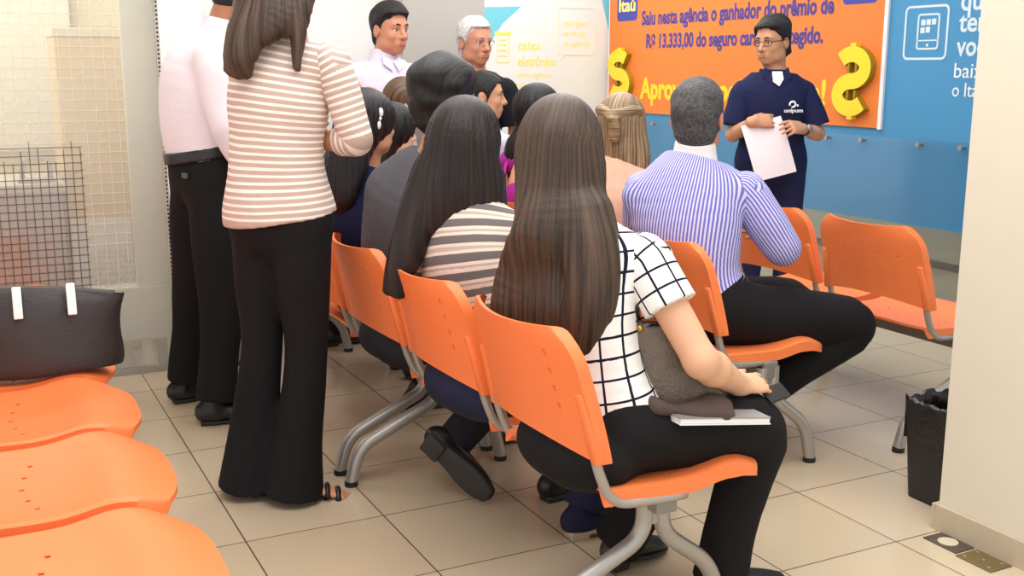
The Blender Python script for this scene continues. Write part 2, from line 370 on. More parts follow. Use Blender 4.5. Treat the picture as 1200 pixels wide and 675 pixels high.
def dollar(cy, cz, w, h, mirror, depth):
    """thick S with two bars, standing off the banner"""
    P = []
    for k in range(41):
        t = k / 40.0
        if t < 0.5: a = math.radians(35 + (270 - 35) * t * 2); x, z = math.cos(a), 0.5 + 0.5 * math.sin(a)
        else: a = math.radians(90 - (235) * (t - .5) * 2); x, z = math.cos(a), -0.5 + 0.5 * math.sin(a)
        P.append((x * w * 0.36 * (-1 if mirror else 1), z * h * 0.37))
    P = np.array(P); T = np.gradient(P, axis=0); T /= np.linalg.norm(T, axis=1)[:, None]; Nn = np.c_[-T[:, 1], T[:, 0]]
    hwid = w * 0.155; A, B = P + Nn * hwid, P - Nn * hwid; n = len(P); mb = MB()
    pt = lambda q, x: (x, cy - q[0], cz + q[1])
    vs = [pt(q, XN - depth) for q in A] + [pt(q, XN - depth) for q in B] + [pt(q, XN - 0.001) for q in A] + [pt(q, XN - 0.001) for q in B]
    fs, mi = [], []
    for i in range(n - 1):
        fs.append((i, i + 1, n + i + 1, n + i)); mi.append(0)
        fs.append((i, i + 1, 2 * n + i + 1, 2 * n + i)); mi.append(1); fs.append((n + i, n + i + 1, 3 * n + i + 1, 3 * n + i)); mi.append(1)
        fs.append((2 * n + i, 2 * n + i + 1, 3 * n + i + 1, 3 * n + i)); mi.append(1)
    for e in (0, n - 1): fs.append((e, n + e, 3 * n + e, 2 * n + e)); mi.append(1)
    mb.v = [tuple(v) for v in vs]; mb.f = fs; mb.m = mi
    for dy in (0.0,):
        for (z0, z1) in ((h * 0.36, h * 0.52), (-h * 0.52, -h * 0.36)):
            mb.box((XN - depth + .003, cy + dy - w * 0.07, cz + z0), (XN - 0.0015, cy + dy + w * 0.07, cz + z1), 0)
    for dy in (-w * 0.10, w * 0.10):
        mb.box((XN - depth * 0.9, cy + dy - w * 0.03, cz + h * 0.12), (XN - 0.001, cy + dy + w * 0.03, cz + h * 0.25), 1)
        mb.box((XN - depth * 0.9, cy + dy - w * 0.03, cz - h * 0.25), (XN - 0.001, cy + dy + w * 0.03, cz - h * 0.12), 1)
    mb.build('dollar_sign', M['yellow2'], ban, mats=[M['yellow2'], M['olive']])
dollar(1.862, 1.335, 0.30, 0.43, True, 0.045); dollar(4.44, 1.365, 0.32, 0.40, False, 0.045)

# the white poster on the corner wall
YP = 4.69
pos = thing('poster', 'white wall poster with pale yellow cash machine lettering and cyan corners', 'poster', (3.5, YP, 0.3))
MB().box((2.42, YP - 0.006, 0.3), (XB - 0.005, YP - 0.0005, 2.6)).build('sheet', M['poster'], pos)
RY = (1, 0, 0)
mb = MB(); mb.prism([(3.2, 1.15), (3.62, 1.745), (3.79, 1.885), (3.2, 1.86)], (0, YP - 0.006, 0), RY, UP, (0, -1, 0), 0.001); mb.build('cyan_corner', M['cyan'], pos)
mb = MB(); mb.prism([(4.50, 2.1), (4.53, 1.93), (4.592, 1.72), (4.592, 2.1)], (0, YP - 0.006, 0), RY, UP, (0, -1, 0), 0.001); mb.build('cyan_corner', M['cyan'], pos)
py_ = M['pale_yellow']
text_obj('lettering', 'caixa', 0.20, 0.075, (3.76, YP - 0.006, 1.553), RY, UP, py_, pos, bold=0.02)
text_obj('lettering', 'eletr\u00f4nico', 0.345, 0.080, (3.76, YP - 0.006, 1.428), RY, UP, py_, pos, bold=0.02)
text_obj('lettering', 'nesta ag\u00eancia', 0.30, 0.045, (3.76, YP - 0.006, 1.338), RY, UP, py_, pos, bold=0.0)
text_obj('lettering', 'saque aqui', 0.20, 0.045, (3.76, YP - 0.006, 1.262), RY, UP, py_, pos, bold=0.0)
for s_, z_, w_ in (('mais ligeiro?', 1.742, 0.24), ('na entrada', 1.665, 0.20), ('da ag\u00eancia', 1.585, 0.24)):
    text_obj('lettering', s_, w_, 0.048, (4.17, YP - 0.006, z_), RY, UP, py_, pos, bold=0.005)
mb = MB()
def bar(x0, z0, x1, z1): mb.box((x0, YP - 0.008, z0), (x1, YP - 0.006, z1))
bar(3.555, 1.66, 3.70, 1.69); bar(3.575, 1.46, 3.582, 1.66); bar(3.672, 1.46, 3.68, 1.66); bar(3.575, 1.452, 3.68, 1.46)
for z_ in (1.62, 1.585, 1.54, 1.50): bar(3.595, z_, 3.66, z_ + 0.012)
mb.build('cash_machine_icon', py_, pos)
mb = MB()
hw, hh, cx_, cz_ = 0.17, 0.183, 4.29, 1.70
out = []
for (sx, sy, a0) in ((1, 1, 0), (-1, 1, 90), (-1, -1, 180), (1, -1, 270)):
    for k in range(6):
        a = math.radians(a0 + 18 * k); out.append((cx_ + sx * (hw - .03) + .03 * math.cos(a), YP - 0.0075, cz_ + sy * (hh - .03) + .03 * math.sin(a)))
    if (sx, sy) == (-1, -1): out.append((cx_ - 0.155, YP - 0.0075, cz_ - hh - 0.05)); out.append((cx_ - 0.11, YP - 0.0075, cz_ - hh))
mb.tube(out + [out[0]], 0.0025, 6); mb.build('speech_bubble', mat('pale_gold_print', (236, 228, 190), rough=0.6), pos)

# a low grey cabinet seen through the clear glass at the right
gc = thing('cabinet', 'low dark grey cabinet behind the clear glass under the blue film', 'cabinet', (5.2, 1.1, 0))
MB().box((5.0, 0.80, 0.03), (5.4, 1.34, 0.33), bev=0.006).build('body', mat('dark_grey_laminate', (120, 120, 120), rough=0.5), gc)
MB().box((5.02, 0.82, 0.0), (5.38, 1.32, 0.03)).build('plinth', M['cap'], gc)

# glass partition at the left, with the things seen dimly behind it
w1 = struct(MB().box((-2.6, 2.08, 0.03), (0.60, 2.088, 2.9)).build('window_1', M['frosted']))
MB().box((-2.6, 2.06, 0), (0.612, 2.105, 0.03)).build('bottom_rail', M['steel'], w1)
sl = MB().box((0.600, 2.074, 0.03), (0.612, 2.092, 2.9), 0)
for k in range(130): sl.box((0.603, 2.070, 0.15 + k * 0.019), (0.610, 2.0745, 0.15 + k * 0.019 + 0.010), 1)
sl.build('beaded_seal', M['white'], w1, mats=[mat('pale_seal', (222, 222, 212), rough=0.5), M['cap']])
g = MB()
x = -1.1
while x < 0.255: g.box((x, 2.0775, 0.30), (x + 0.0028, 2.0798, 1.04 + 0.05 * math.sin(x * 37))); x += 0.0345
z = 0.30
while z < 1.06: g.box((-1.1, 2.0772, z), (0.255, 2.0795, z + 0.0028)); z += 0.0345
g.build('film_grid', mat('charcoal_film_lines', (74, 70, 76), rough=0.6), w1)
g = MB()
x = -1.1
while x < 0.44: g.box((x, 2.0777, 1.08 if x < 0.24 else 0.42), (x + 0.0016, 2.0799, 2.2)); x += 0.046
z = 0.62
while z < 2.2: g.box((-1.1 if z > 1.08 else 0.255, 2.0774, z), (0.44, 2.0797, z + 0.0016)); z += 0.046
g.build('film_grid', mat('pale_film_lines', (236, 230, 214), rough=0.6), w1)
g = MB()
for i in range(8):
    for k in range(6): g.box((0.27 + i * 0.022, 2.0765, 0.455 + k * 0.026), (0.278 + i * 0.022, 2.0795, 0.464 + k * 0.026))
g.build('film_dots', mat('beige_film_dots', (206, 196, 172), rough=0.6), w1)
pan = thing('radiator_panel', 'pale grey-green upright panel with a low cover behind the left glass', 'panel', (0.42, 2.2, 0))
pm = mat('pale_grey_green_panel', (218, 218, 206), rough=0.6)
MB().box((0.46, 2.14, 0.14), (0.635, 2.19, 2.8), bev=0.004).build('upright', pm, pan)
MB().box((0.24, 2.135, 0.145), (0.625, 2.26, 0.40), bev=0.006).build('low_cover', mat('pale_grey_cover', (226, 224, 214), rough=0.55), pan)
for x_ in (0.30, 0.54): MB().box((x_, 2.16, 0.0), (x_ + 0.04, 2.22, 0.15)).build('foot', M['steel'], pan)
bp_ = thing('beige_cabinet', 'tall peach-coloured cabinet blurred behind the left glass', 'cabinet', (0.3, 2.7, 0))
MB().box((0.21, 2.55, 0.0), (0.52, 2.95, 1.55), bev=0.01).build('body', mat('peach_laminate', (232, 200, 150), rough=0.5), bp_)
MB().box((0.205, 2.54, 1.55), (0.53, 2.96, 1.59), bev=0.005).build('top', mat('cream_laminate', (240, 226, 196), rough=0.5), bp_)
MB().box((0.22, 2.53, 0.25), (0.50, 2.55, 0.68), bev=0.004).build('white_panel', M['white'], bp_)
gc = thing('grey_counter', 'grey counter with a red-brown front behind the gridded lower glass', 'counter', (-0.4, 2.6, 0))
MB().box((-1.6, 2.35, 0.0), (0.18, 2.9, 0.84), bev=0.008).build('body', mat('grey_laminate', (150, 146, 152), rough=0.5), gc)
MB().box((-1.6, 2.335, 0.42), (0.02, 2.35, 0.64), bev=0.004).build('front_panel', mat('red_brown_laminate', (146, 92, 84), rough=0.5), gc)
MB().box((-1.62, 2.32, 0.84), (0.20, 2.92, 0.88), bev=0.005).build('counter_top', mat('light_grey_top', (196, 192, 188), rough=0.4), gc)
tm = thing('door_fitting', 'silver metal fitting on the counter behind the left glass', 'fitting', (0.08, 2.45, 0.88))
MB().box((0.0, 2.38, 0.88), (0.16, 2.46, 0.90), bev=0.004).build('base', M['steel'], tm)
MB().tube([(0.02, 2.42, 0.90), (0.02, 2.42, 0.99), (0.14, 2.42, 0.99), (0.14, 2.42, 0.90)], 0.012, 12, fillet=0.03).build('loop', M['steel'], tm, smooth=True)
tn = thing('notice_board', 'white framed notice board with thin grey edge behind the left glass', 'notice board', (0.05, 3.57, 1.3))
MB().box((-0.55, 3.56, 0.95), (0.38, 3.595, 2.0)).build('board', mat('board_white', (242, 236, 218), rough=0.5), tn)
fm_ = mat('grey_board_edge', (140, 136, 126), rough=0.5)
for x_ in (0.38, -0.565): MB().box((x_, 3.55, 0.94), (x_ + 0.015, 3.598, 2.0)).build('frame', fm_, tn)

# ------------------------------------------------------------------ benches
def shell(P, Q, mask, ns, nt):
    """closed plate from two (ns+1)x(nt+1) point grids; cells where mask is False become through-holes"""
    vs = [tuple(v) for v in P.reshape(-1, 3)] + [tuple(v) for v in Q.reshape(-1, 3)]; o = (ns + 1) * (nt + 1); fs = []
    idx = lambda i, j: i * (nt + 1) + j
    for i in range(ns):
        for j in range(nt):
            if not mask[i, j]: continue
            a, b, c, d = idx(i, j), idx(i + 1, j), idx(i + 1, j + 1), idx(i, j + 1)
            fs += [(a, b, c, d), (o + d, o + c, o + b, o + a)]
            for (ii, jj, p, q) in ((i - 1, j, d, a), (i + 1, j, b, c), (i, j - 1, a, b), (i, j + 1, c, d)):
                if not (0 <= ii < ns and 0 <= jj < nt and mask[ii, jj]): fs.append((q, p, o + p, o + q))
    return vs, fs
def plate_mb(P, Q, mask):
    ns, nt = mask.shape; vs, fs = shell(P, Q, mask, ns, nt)
    used = sorted({i for f in fs for i in f}); mp = {u: k for k, u in enumerate(used)}
    return MB().add([vs[u] for u in used], [[mp[i] for i in f] for f in fs])
def seat_mb(R, yc, slits=False):
    ns, nt = 46, 44
    s = np.linspace(0, 1, ns + 1)[:, None]; t = np.linspace(0, 1, nt + 1)[None, :]
    q = np.abs(2 * s - 1)
    xf = 0.545 - 0.050 * q ** 3.0; xr = 0.05 - 0.02 * q ** 2
    x = xr + (xf - xr) * t + 0 * s
    wid = 0.268 - 0.012 * (1 - t) ** 2 - 0.035 * np.clip((t - .72) / .28, 0, 1) ** 2.2
    y = (2 * s - 1) * wid
    z = 0.437 + 0.012 * q ** 3 * (1 - t) + 0.024 * np.exp(-((t - .76) / .18) ** 2) - 0.014 * np.clip((t - .84) / .16, 0, 1) ** 1.6 - 0.012 * np.sin(np.pi * np.clip(t / .75, 0, 1)) * (1 - q ** 2) - 0.006 * np.clip((q - .94) / .06, 0, 1) ** 2
    P = np.stack([R + x + 0 * z, yc + y + 0 * z, z + 0 * x], -1)
    Qm = P.copy(); ed = np.maximum(np.clip((q - .88) / .06, 0, 1) + 0 * t, np.clip((t - .95) / .04, 0, 1) * .4 + 0 * s)
    Qm[..., 2] = P[..., 2] - 0.010 - 0.026 * ed * (1 - .5 * np.clip((t - .8) / .2, 0, 1))
    mask = np.ones((ns, nt), bool)
    for (i, j) in ((9, 16), (15, 14), (22, 13), (29, 14), (35, 16)): mask[i, j] = False
    if slits:
        for j in (18, 24, 30, 36): mask[5, j] = False
    return plate_mb(P, Qm, mask)
def back_mb(R, yc, slits=False):
    ns, nt = 50, 34
    s = np.linspace(0, 1, ns + 1)[:, None]; t = np.linspace(0, 1, nt + 1)[None, :]
    q = np.abs(2 * s - 1); t = t + 0 * s; q = q + 0 * t
    hw = 0.274 - 0.014 * t ** 1.5 - 0.050 * np.clip((t - .72) / .28, 0, 1) ** 2.4
    y = (2 * s - 1) * hw
    zb = 0.520 + 0.030 * (1 - q ** 2); zt = 0.828 + 0.010 * q ** 2 - 0.012 * np.clip((q - .9) / .1, 0, 1) ** 2
    z = zb + (zt - zb) * t
    x = -0.040 - 0.085 * (t ** 1.15) + 0.046 * q ** 2.0 - 0.010 * (1 - t) * (1 - q ** 2)
    P = np.stack([R + x, yc + y, z], -1); Q = P.copy(); Q[..., 0] += 0.010 + 0.022 * np.clip((q - .90) / .08, 0, 1)
    mask = np.ones((ns, nt), bool)
    if slits:
        for j in (11, 16, 21, 26): mask[8, j:j + 2] = False
    else:
        for r, (j, cols) in enumerate(((8, (9, 17, 25, 33, 41)), (14, (13, 21, 29, 37)), (20, (9, 17, 25, 33, 41)), (26, (13, 21, 29, 37)))):
            for i in cols: mask[i:i + 1, j] = False
    mb = plate_mb(P, Q, mask)
    for sg in (-1, 1):      # the sleeves on the rear that take the tubes
        ax_ = nrm(V3(-.085 * .9, -sg * .03, .32)); mb.frame_box((R - 0.012, yc + sg * 0.256, 0.606), nrm(V3(ax_[2], 0, -ax_[0])), (0, 1, 0), ax_, 0.015, 0.0145, 0.088, 0, 0.006)
    return mb
def leg_mb(R, y):
    mb = MB()
    mb.tube([(R + 0.20, y, 0.385), (R + 0.20, y, 0.27), (R - 0.10, y, 0.13), (R - 0.13, y, 0.015)], 0.0215, 16, fillet=0.09, seg=8)
    mb.tube([(R + 0.25, y, 0.385), (R + 0.25, y, 0.27), (R + 0.41, y, 0.15), (R + 0.44, y, 0.015)], 0.0215, 16, fillet=0.09, seg=8)
    mb.box((R + 0.185, y - 0.01, 0.30), (R + 0.265, y + 0.01, 0.385))
    return mb
def bracket_mb(R, y):
    return MB().tube([(R - 0.004, y, 0.58), (R + 0.008, y, 0.51), (R + 0.050, y, 0.408), (R + 0.20, y, 0.400), (R + 0.26, y, 0.400)], 0.0125, 12, fillet=0.07, seg=6)
bench_proto = {}
def bench(label, R, y_right, n, legs, group=None, beam=None, pitch=0.60, slits=False):
    root = thing('waiting_bench', label, 'bench', (R + 0.25, y_right, 0), group)
    b0, b1 = beam or (y_right + 0.06, y_right + n * pitch - 0.08)
    MB().box((R + 0.195, b0, 0.345), (R + 0.255, b1, 0.405), bev=0.004).build('beam', M['beam'], root)
    for k in range(n):
        yc = y_right + 0.280 + k * pitch
        smooth_angle(seat_mb(R, yc, slits).build('seat', M['orange'], root), 50)
        smooth_angle(back_mb(R, yc, slits).build('backrest', M['orange'], root), 50)
        for sg in (-1, 1): bracket_mb(R, yc + sg * 0.254).build('bracket_tube', M['steel'], root, smooth=True)
    for y in legs:
        lg = smooth_angle(leg_mb(R, y).build('leg', M['steel'], root), 50)
        for xf in (R - 0.13, R + 0.44): MB().tube([(xf, y, 0.0), (xf, y, 0.018)], 0.0228, 16).build('foot_cap', M['cap'], lg)
    return root
bench('orange three-seat bench in the middle of the room holding the checked-blouse woman', 1.0, -1.110, 3, (-1.0, 0.29), beam=(-1.06, 0.345), slits=True)
bench('orange bench beyond the checked-blouse bench, holding the navy-dressed woman', 1.0, 0.71, 3, (0.41, 2.03), beam=(0.36, 2.35), slits=True)
bench('orange four-seat bench holding the grey-haired man in the striped shirt', 2.00, -0.25, 4, (-0.23, 1.9), beam=(-0.25, 2.05))
bench('orange two-seat bench with both seats empty, nearest the wall column', 2.94, -0.285, 2, (-0.30, 0.70), beam=(-0.33, 0.85))
bench('orange two-seat bench behind the black tote bag, close to the left glass', -0.37, 1.035, 2, (1.3, 1.9), beam=(1.2, 2.0), pitch=0.5)
bench('orange bench in the left foreground carrying a large black tote bag', -0.37, -1.265, 4, (-1.1, 0.9), beam=(-1.2, 1.0), pitch=0.570)

# ------------------------------------------------------------------ smooth-solid modelling (signed distances -> one continuous mesh)
def smin(a, b, k):
    h = np.clip(0.5 + 0.5 * (b - a) / k, 0, 1); return b + (a - b) * h - k * h * (1 - h)
def catmull(A, m):
    A = np.asarray(A, float); n = len(A)
    if n < 3: return A
    E = np.vstack([2 * A[0] - A[1], A, 2 * A[-1] - A[-2]]); out = []
    for i in range(n - 1):
        p0, p1, p2, p3 = E[i:i + 4]
        for k in range(m):
            t = k / m; out.append(0.5 * (2 * p1 + (p2 - p0) * t + (2 * p0 - 5 * p1 + 4 * p2 - p3) * t * t + (3 * p1 - p0 - 3 * p2 + p3) * t ** 3))
    out.append(A[-1]); return np.array(out)
class Loft:
    """elliptical tube: keys = (centre, lateral axis, lateral radius, depth radius)"""
    def __init__(s, keys, m=4, flat=(False, False)):
        raw = np.array([np.r_[k[0], nrm(k[1]), k[2], k[3]] for k in keys], float)
        a = catmull(raw, m); s.c, s.l, s.rx, s.ry = a[:, :3], a[:, 3:6], a[:, 6], a[:, 7]
        s.flat = flat; s.dir = np.gradient(s.c, axis=0); s.dir /= np.linalg.norm(s.dir, axis=1)[:, None] + 1e-12
        R = max(s.rx.max(), s.ry.max()); s.lo, s.hi = s.c.min(0) - R, s.c.max(0) + R
        s.arc = np.r_[0, np.cumsum(np.linalg.norm(np.diff(s.c, axis=0), axis=1))]
    def seg(s, P, i):
        a, b = s.c[i], s.c[i + 1]; ab = b - a; ln = np.linalg.norm(ab) + 1e-9; d = ab / ln
        t0 = (P - a) @ d / ln; t = np.clip(t0, 0, 1); c = a + t[:, None] * ab; v = P - c
        lx = s.l[i] * (1 - t)[:, None] + s.l[i + 1] * t[:, None]; lx -= (lx @ d)[:, None] * d; lx /= np.linalg.norm(lx, axis=1)[:, None] + 1e-9
        f = np.cross(d, lx); u = (v * lx).sum(1); w = (v * f).sum(1); ax = v @ d
        rx = s.rx[i] * (1 - t) + s.rx[i + 1] * t; ry = s.ry[i] * (1 - t) + s.ry[i + 1] * t
        return t, u, w, ax, rx, ry
    def __call__(s, P):
        D = np.full(len(P), 9.0)
        for i in range(len(s.c) - 1):
            R = max(s.rx[i], s.rx[i + 1], s.ry[i], s.ry[i + 1]) + 0.07
            lo, hi = np.minimum(s.c[i], s.c[i + 1]) - R, np.maximum(s.c[i], s.c[i + 1]) + R
            mk = np.nonzero(((P > lo) & (P < hi)).all(1))[0]
            if not len(mk): continue
            t, u, w, ax, rx, ry = s.seg(P[mk], i)
            q = np.sqrt((u / rx) ** 2 + (w / ry) ** 2 + (ax / np.minimum(rx, ry)) ** 2) + 1e-6
            ln = np.sqrt(u * u + w * w + ax * ax); d = np.where(q > 0.05, ln * (1 - 1 / q), -np.minimum(rx, ry))
            D[mk] = np.minimum(D[mk], d)
        if s.flat[0]: D = np.maximum(D, (P - s.c[0]) @ (-s.dir[0]))
        if s.flat[1]: D = np.maximum(D, (P - s.c[-1]) @ s.dir[-1])
        return D
    def coord(s, P):
        best = np.full(len(P), 1e9); U = np.zeros(len(P)); Vv = np.zeros(len(P)); W = np.zeros(len(P)); rm = float((s.rx.mean() + s.ry.mean()) / 2)
        for i in range(len(s.c) - 1):
            t, u, w, ax, rx, ry = s.seg(P, i); d = u * u + w * w + 4 * ax * ax; mk = d < best
            ext = ax * (((t <= 0) & (i == 0)) | ((t >= 1) & (i == len(s.c) - 2))); best[mk] = d[mk]; ang = np.arctan2(u, -w); U[mk] = (ang * rm * np.minimum(1, np.sqrt(u * u + w * w) / (.85 * np.minimum(rx, ry))))[mk]; Vv[mk] = (s.arc[i] + t * (s.arc[i + 1] - s.arc[i]) + ext)[mk]
        return np.stack([U, Vv, W], 1)
class Solid:
    def __init__(s): s.ops = []; s.disp = None
    def put(s, fn, lo, hi, k, mode): s.ops.append((fn, np.asarray(lo, float), np.asarray(hi, float), k, mode)); return s
    def cone(s, a, b, ra, rb, k=0.02, mode='add'):
        a, b = np.array(a, float), np.array(b, float); ab = b - a; L2 = ab @ ab + 1e-12; R = max(ra, rb)
        def fn(P):
            t = np.clip((P - a) @ ab / L2, 0, 1); return np.linalg.norm(P - a - t[:, None] * ab, axis=1) - (ra + (rb - ra) * t)
        return s.put(fn, np.minimum(a, b) - R, np.maximum(a, b) + R, k, mode)
    def ell(s, c, r, R=None, k=0.02, mode='add'):
        """R columns are the axes the radii go along"""
        c, r = np.array(c, float), np.array(r, float); R = np.eye(3) if R is None else R; ext = np.abs(R) @ r
        def fn(P):
            q = ((P - c) @ R); k0 = np.linalg.norm(q / r, axis=1) + 1e-9; k1 = np.linalg.norm(q / (r * r), axis=1) + 1e-9
            return k0 * (k0 - 1) / k1
        return s.put(fn, c - ext, c + ext, k, mode)
    def loft(s, L_, k=0.02, mode='add'): return s.put(L_, L_.lo, L_.hi, k, mode)
    def box(s, c, h, R, rnd=0.01, k=0.01, mode='add'):
        c, h = np.array(c, float), np.array(h, float) - rnd; ext = np.abs(R) @ (h + rnd)
        def fn(P):
            q = np.abs((P - c) @ R) - h; return np.linalg.norm(np.maximum(q, 0), axis=1) + np.minimum(q.max(1), 0) - rnd
        return s.put(fn, c - ext, c + ext, k, mode)
    def cut(s, p, n, k=0.004):
        p, n = np.array(p, float), nrm(n); return s.put(lambda P: (P - p) @ n, [-99] * 3, [99] * 3, k, 'cut')
    def __call__(s, P):
        D = np.full(len(P), 9.0)
        for fn, lo, hi, k, mode in s.ops:
            mg = 0.075 + k; mk = np.nonzero(((P > lo - mg) & (P < hi + mg)).all(1))[0]
            if not len(mk): continue
            d = fn(P[mk])
            if mode == 'add': D[mk] = smin(D[mk], d, k)
            elif mode == 'sub': D[mk] = -smin(-D[mk], d, k)
            else: D[mk] = -smin(-D[mk], -d, k)
        if s.disp is not None:
            nr = np.nonzero(np.abs(D) < 0.05)[0]
            if len(nr): D[nr] += s.disp(P[nr])
        return D
    def bounds(s):
        lo = np.min([o[1] for o in s.ops if o[4] == 'add'], 0); hi = np.max([o[2] for o in s.ops if o[4] == 'add'], 0); return lo - 0.03, hi + 0.03
def mesh_solid(f, h):
    B = 8; lo, hi = f.bounds(); nb = np.ceil((hi - lo) / (B * h)).astype(int) + 1
    gi = np.stack(np.meshgrid(*[np.arange(n) for n in nb], indexing='ij'), -1).reshape(-1, 3)
    cen = lo + (gi + 0.5) * B * h; act = gi[np.abs(f(cen)) < B * h * 0.87 + 0.035]
    off = np.stack(np.meshgrid(*[np.arange(B + 1)] * 3, indexing='ij'), -1).reshape(-1, 3)
    ids, pos, sgn = [], [], []
    dims = nb * B + 2; stride = np.array([dims[1] * dims[2], dims[2], 1], np.int64)
    corner = np.stack(np.meshgrid([0, 1], [0, 1], [0, 1], indexing='ij'), -1).reshape(-1, 3)
    edges = [(i, j) for i in range(8) for j in range(i + 1, 8) if np.abs(corner[i] - corner[j]).sum() == 1]
    for c0 in range(0, len(act), 400):
        a = act[c0:c0 + 400]; G = a[:, None, :] * B + off[None]; val = f((lo + G * h).reshape(-1, 3)).reshape(len(a), B + 1, B + 1, B + 1)
        cv = np.stack([val[:, c[0]:B + c[0], c[1]:B + c[1], c[2]:B + c[2]] for c in corner], -1)
        ins = cv < 0; n_in = ins.sum(-1); mx = (n_in > 0) & (n_in < 8); w = np.nonzero(mx)
        if not len(w[0]): continue
        v = cv[w]; cell = a[w[0]] * B + np.stack(w[1:], 1); acc = np.zeros((len(v), 3)); cnt = np.zeros(len(v))
        for i, j in edges:
            x = (v[:, i] < 0) != (v[:, j] < 0)
            if not x.any(): continue
            t = np.where(x, v[:, i] / np.where(x, v[:, i] - v[:, j], 1), 0); p = corner[i] + t[:, None] * (corner[j] - corner[i]); acc[x] += p[x]; cnt[x] += 1
        ids.append(cell @ stride); pos.append(lo + (cell + acc / cnt[:, None]) * h); sgn.append(v < 0)
    ids, pos, sgn = np.concatenate(ids), np.concatenate(pos), np.concatenate(sgn)
    od = np.argsort(ids); ids, pos, sgn = ids[od], pos[od], sgn[od]; quads = []
    ci = {tuple(c): i for i, c in enumerate(corner.tolist())}
    for ax in range(3):
        e1, e2 = (ax + 1) % 3, (ax + 2) % 3; cc = [0, 0, 0]; cc[ax] = 1; s0, s1 = sgn[:, 0], sgn[:, ci[tuple(cc)]]
        w = np.nonzero(s0 != s1)[0]; q = [ids[w], ids[w] - stride[e1], ids[w] - stride[e1] - stride[e2], ids[w] - stride[e2]]; k = [np.clip(np.searchsorted(ids, x), 0, len(ids) - 1) for x in q]
        ok = np.all([ids[kk] == x for kk, x in zip(k, q)], 0); Q = np.stack(k, 1)[ok]; fl = ~s0[w][ok]; Q[fl] = Q[fl][:, ::-1]; quads.append(Q)
    return pos, np.concatenate(quads)
DETAIL = 1.0
def build_solid(name, f, h, material, parent=None, coord=None, origin=None):
    v, q = mesh_solid(f, h * DETAIL)
    return link_mesh(name, v, q, material, parent, True, origin, attr=coord(v) if coord else None)
def folds(seed, amp=0.004, freq=(9, 22), axis=None):
    r = np.random.RandomState(seed); W = []
    for k in range(7):
        d = r.randn(3)
        if axis is not None: d = d - nrm(axis) * (d @ nrm(axis)) * 0.6
        W.append((nrm(d) * r.uniform(*freq), r.uniform(0, 6.28), r.uniform(0.4, 1)))
    def fn(P):
        o = np.zeros(len(P))
        for i, (w, ph, a) in enumerate(W): o += a * np.sin(P @ w * 2 + ph + 1.3 * np.sin(P @ W[(i + 3) % 7][0] * 0.6))
        return o / 3.0 * amp
    return fn

# ------------------------------------------------------------------ people
SK = {}
def skin(name, rgb): SK[name] = mat(name, rgb, rough=0.52, noise=0.05, nscale=30, spec=0.4); SK[name].node_tree.nodes['Principled BSDF'].inputs['Subsurface Weight'].default_value = 0.08; SK[name].node_tree.nodes['Principled BSDF'].inputs['Subsurface Radius'].default_value = (0.01, 0.004, 0.002); return SK[name]
SKIN_A = skin('tan_skin', (206, 152, 116)); SKIN_B = skin('fair_skin', (226, 176, 142)); SKIN_C = skin('brown_skin', (178, 120, 88)); SKIN_D = skin('ruddy_skin', (206, 142, 112))
EYE = mat('eye_white', (232, 226, 218), rough=0.2); IRIS = mat('dark_iris', (40, 26, 20), rough=0.2)
M['hair_black'] = hair_mat('black_hair', (9, 8, 9), (32, 27, 28), 0.42, 0.35)
M['hair_brown'] = hair_mat('dark_brown_hair', (30, 22, 17), (92, 70, 53), 0.42, 0.4)
M['hair_soft'] = hair_mat('soft_black_hair', (14, 11, 11), (50, 39, 35), 0.42, 0.35)
M['hair_blonde'] = hair_mat('streaked_blond_hair', (62, 46, 34), (190, 158, 116), 0.4)
def crop_mat(name, dark, light):
    m, nt, b = base_mat(name); tc = N(nt, 'ShaderNodeTexCoord'); nz = N(nt, 'ShaderNodeTexNoise'); nz.inputs['Scale'].default_value = 95; nz.inputs['Detail'].default_value = 6; nz.inputs['Roughness'].default_value = .7
    nt.links.new(tc.outputs['Object'], nz.inputs['Vector']); rp = N(nt, 'ShaderNodeValToRGB'); rp.color_ramp.elements[0].position = .36; rp.color_ramp.elements[1].position = .66
    rp.color_ramp.elements[0].color = L(dark); rp.color_ramp.elements[1].color = L(light); nt.links.new(nz.outputs['Fac'], rp.inputs[0]); nt.links.new(rp.outputs[0], b.inputs['Base Color']); b.inputs['Roughness'].default_value = .65
    bp = N(nt, 'ShaderNodeBump'); bp.inputs['Strength'].default_value = .8; bp.inputs['Distance'].default_value = .006; nt.links.new(nz.outputs['Fac'], bp.inputs['Height']); nt.links.new(bp.outputs['Normal'], b.inputs['Normal']); return m
M['hair_grey'] = crop_mat('greying_hair', (44, 43, 44), (100, 98, 98))
M['hair_crop'] = crop_mat('short_black_hair', (9, 8, 9), (36, 31, 29))
M['hair_white'] = crop_mat('white_hair', (172, 170, 166), (244, 242, 238))
M['hair_chestnut'] = hair_mat('chestnut_hair', (50, 34, 24), (120, 86, 58), 0.4)
M['black_leather'] = mat('black_leather', (24, 23, 23), rough=0.34, noise=0.1, bump=0.12, bscale=90)
M['black_sole'] = mat('black_sole', (34, 33, 32), rough=0.6)
M['black_trouser'] = cloth('black_trouser_cloth', (26, 25, 27))
M['navy_trouser'] = cloth('navy_denim', (36, 38, 62))
LIP = mat('lip_skin', (168, 96, 82), rough=0.45); DARK = mat('dark_brow', (30, 24, 22), rough=0.7); GREYBROW = mat('grey_brow', (150, 146, 140), rough=0.7)

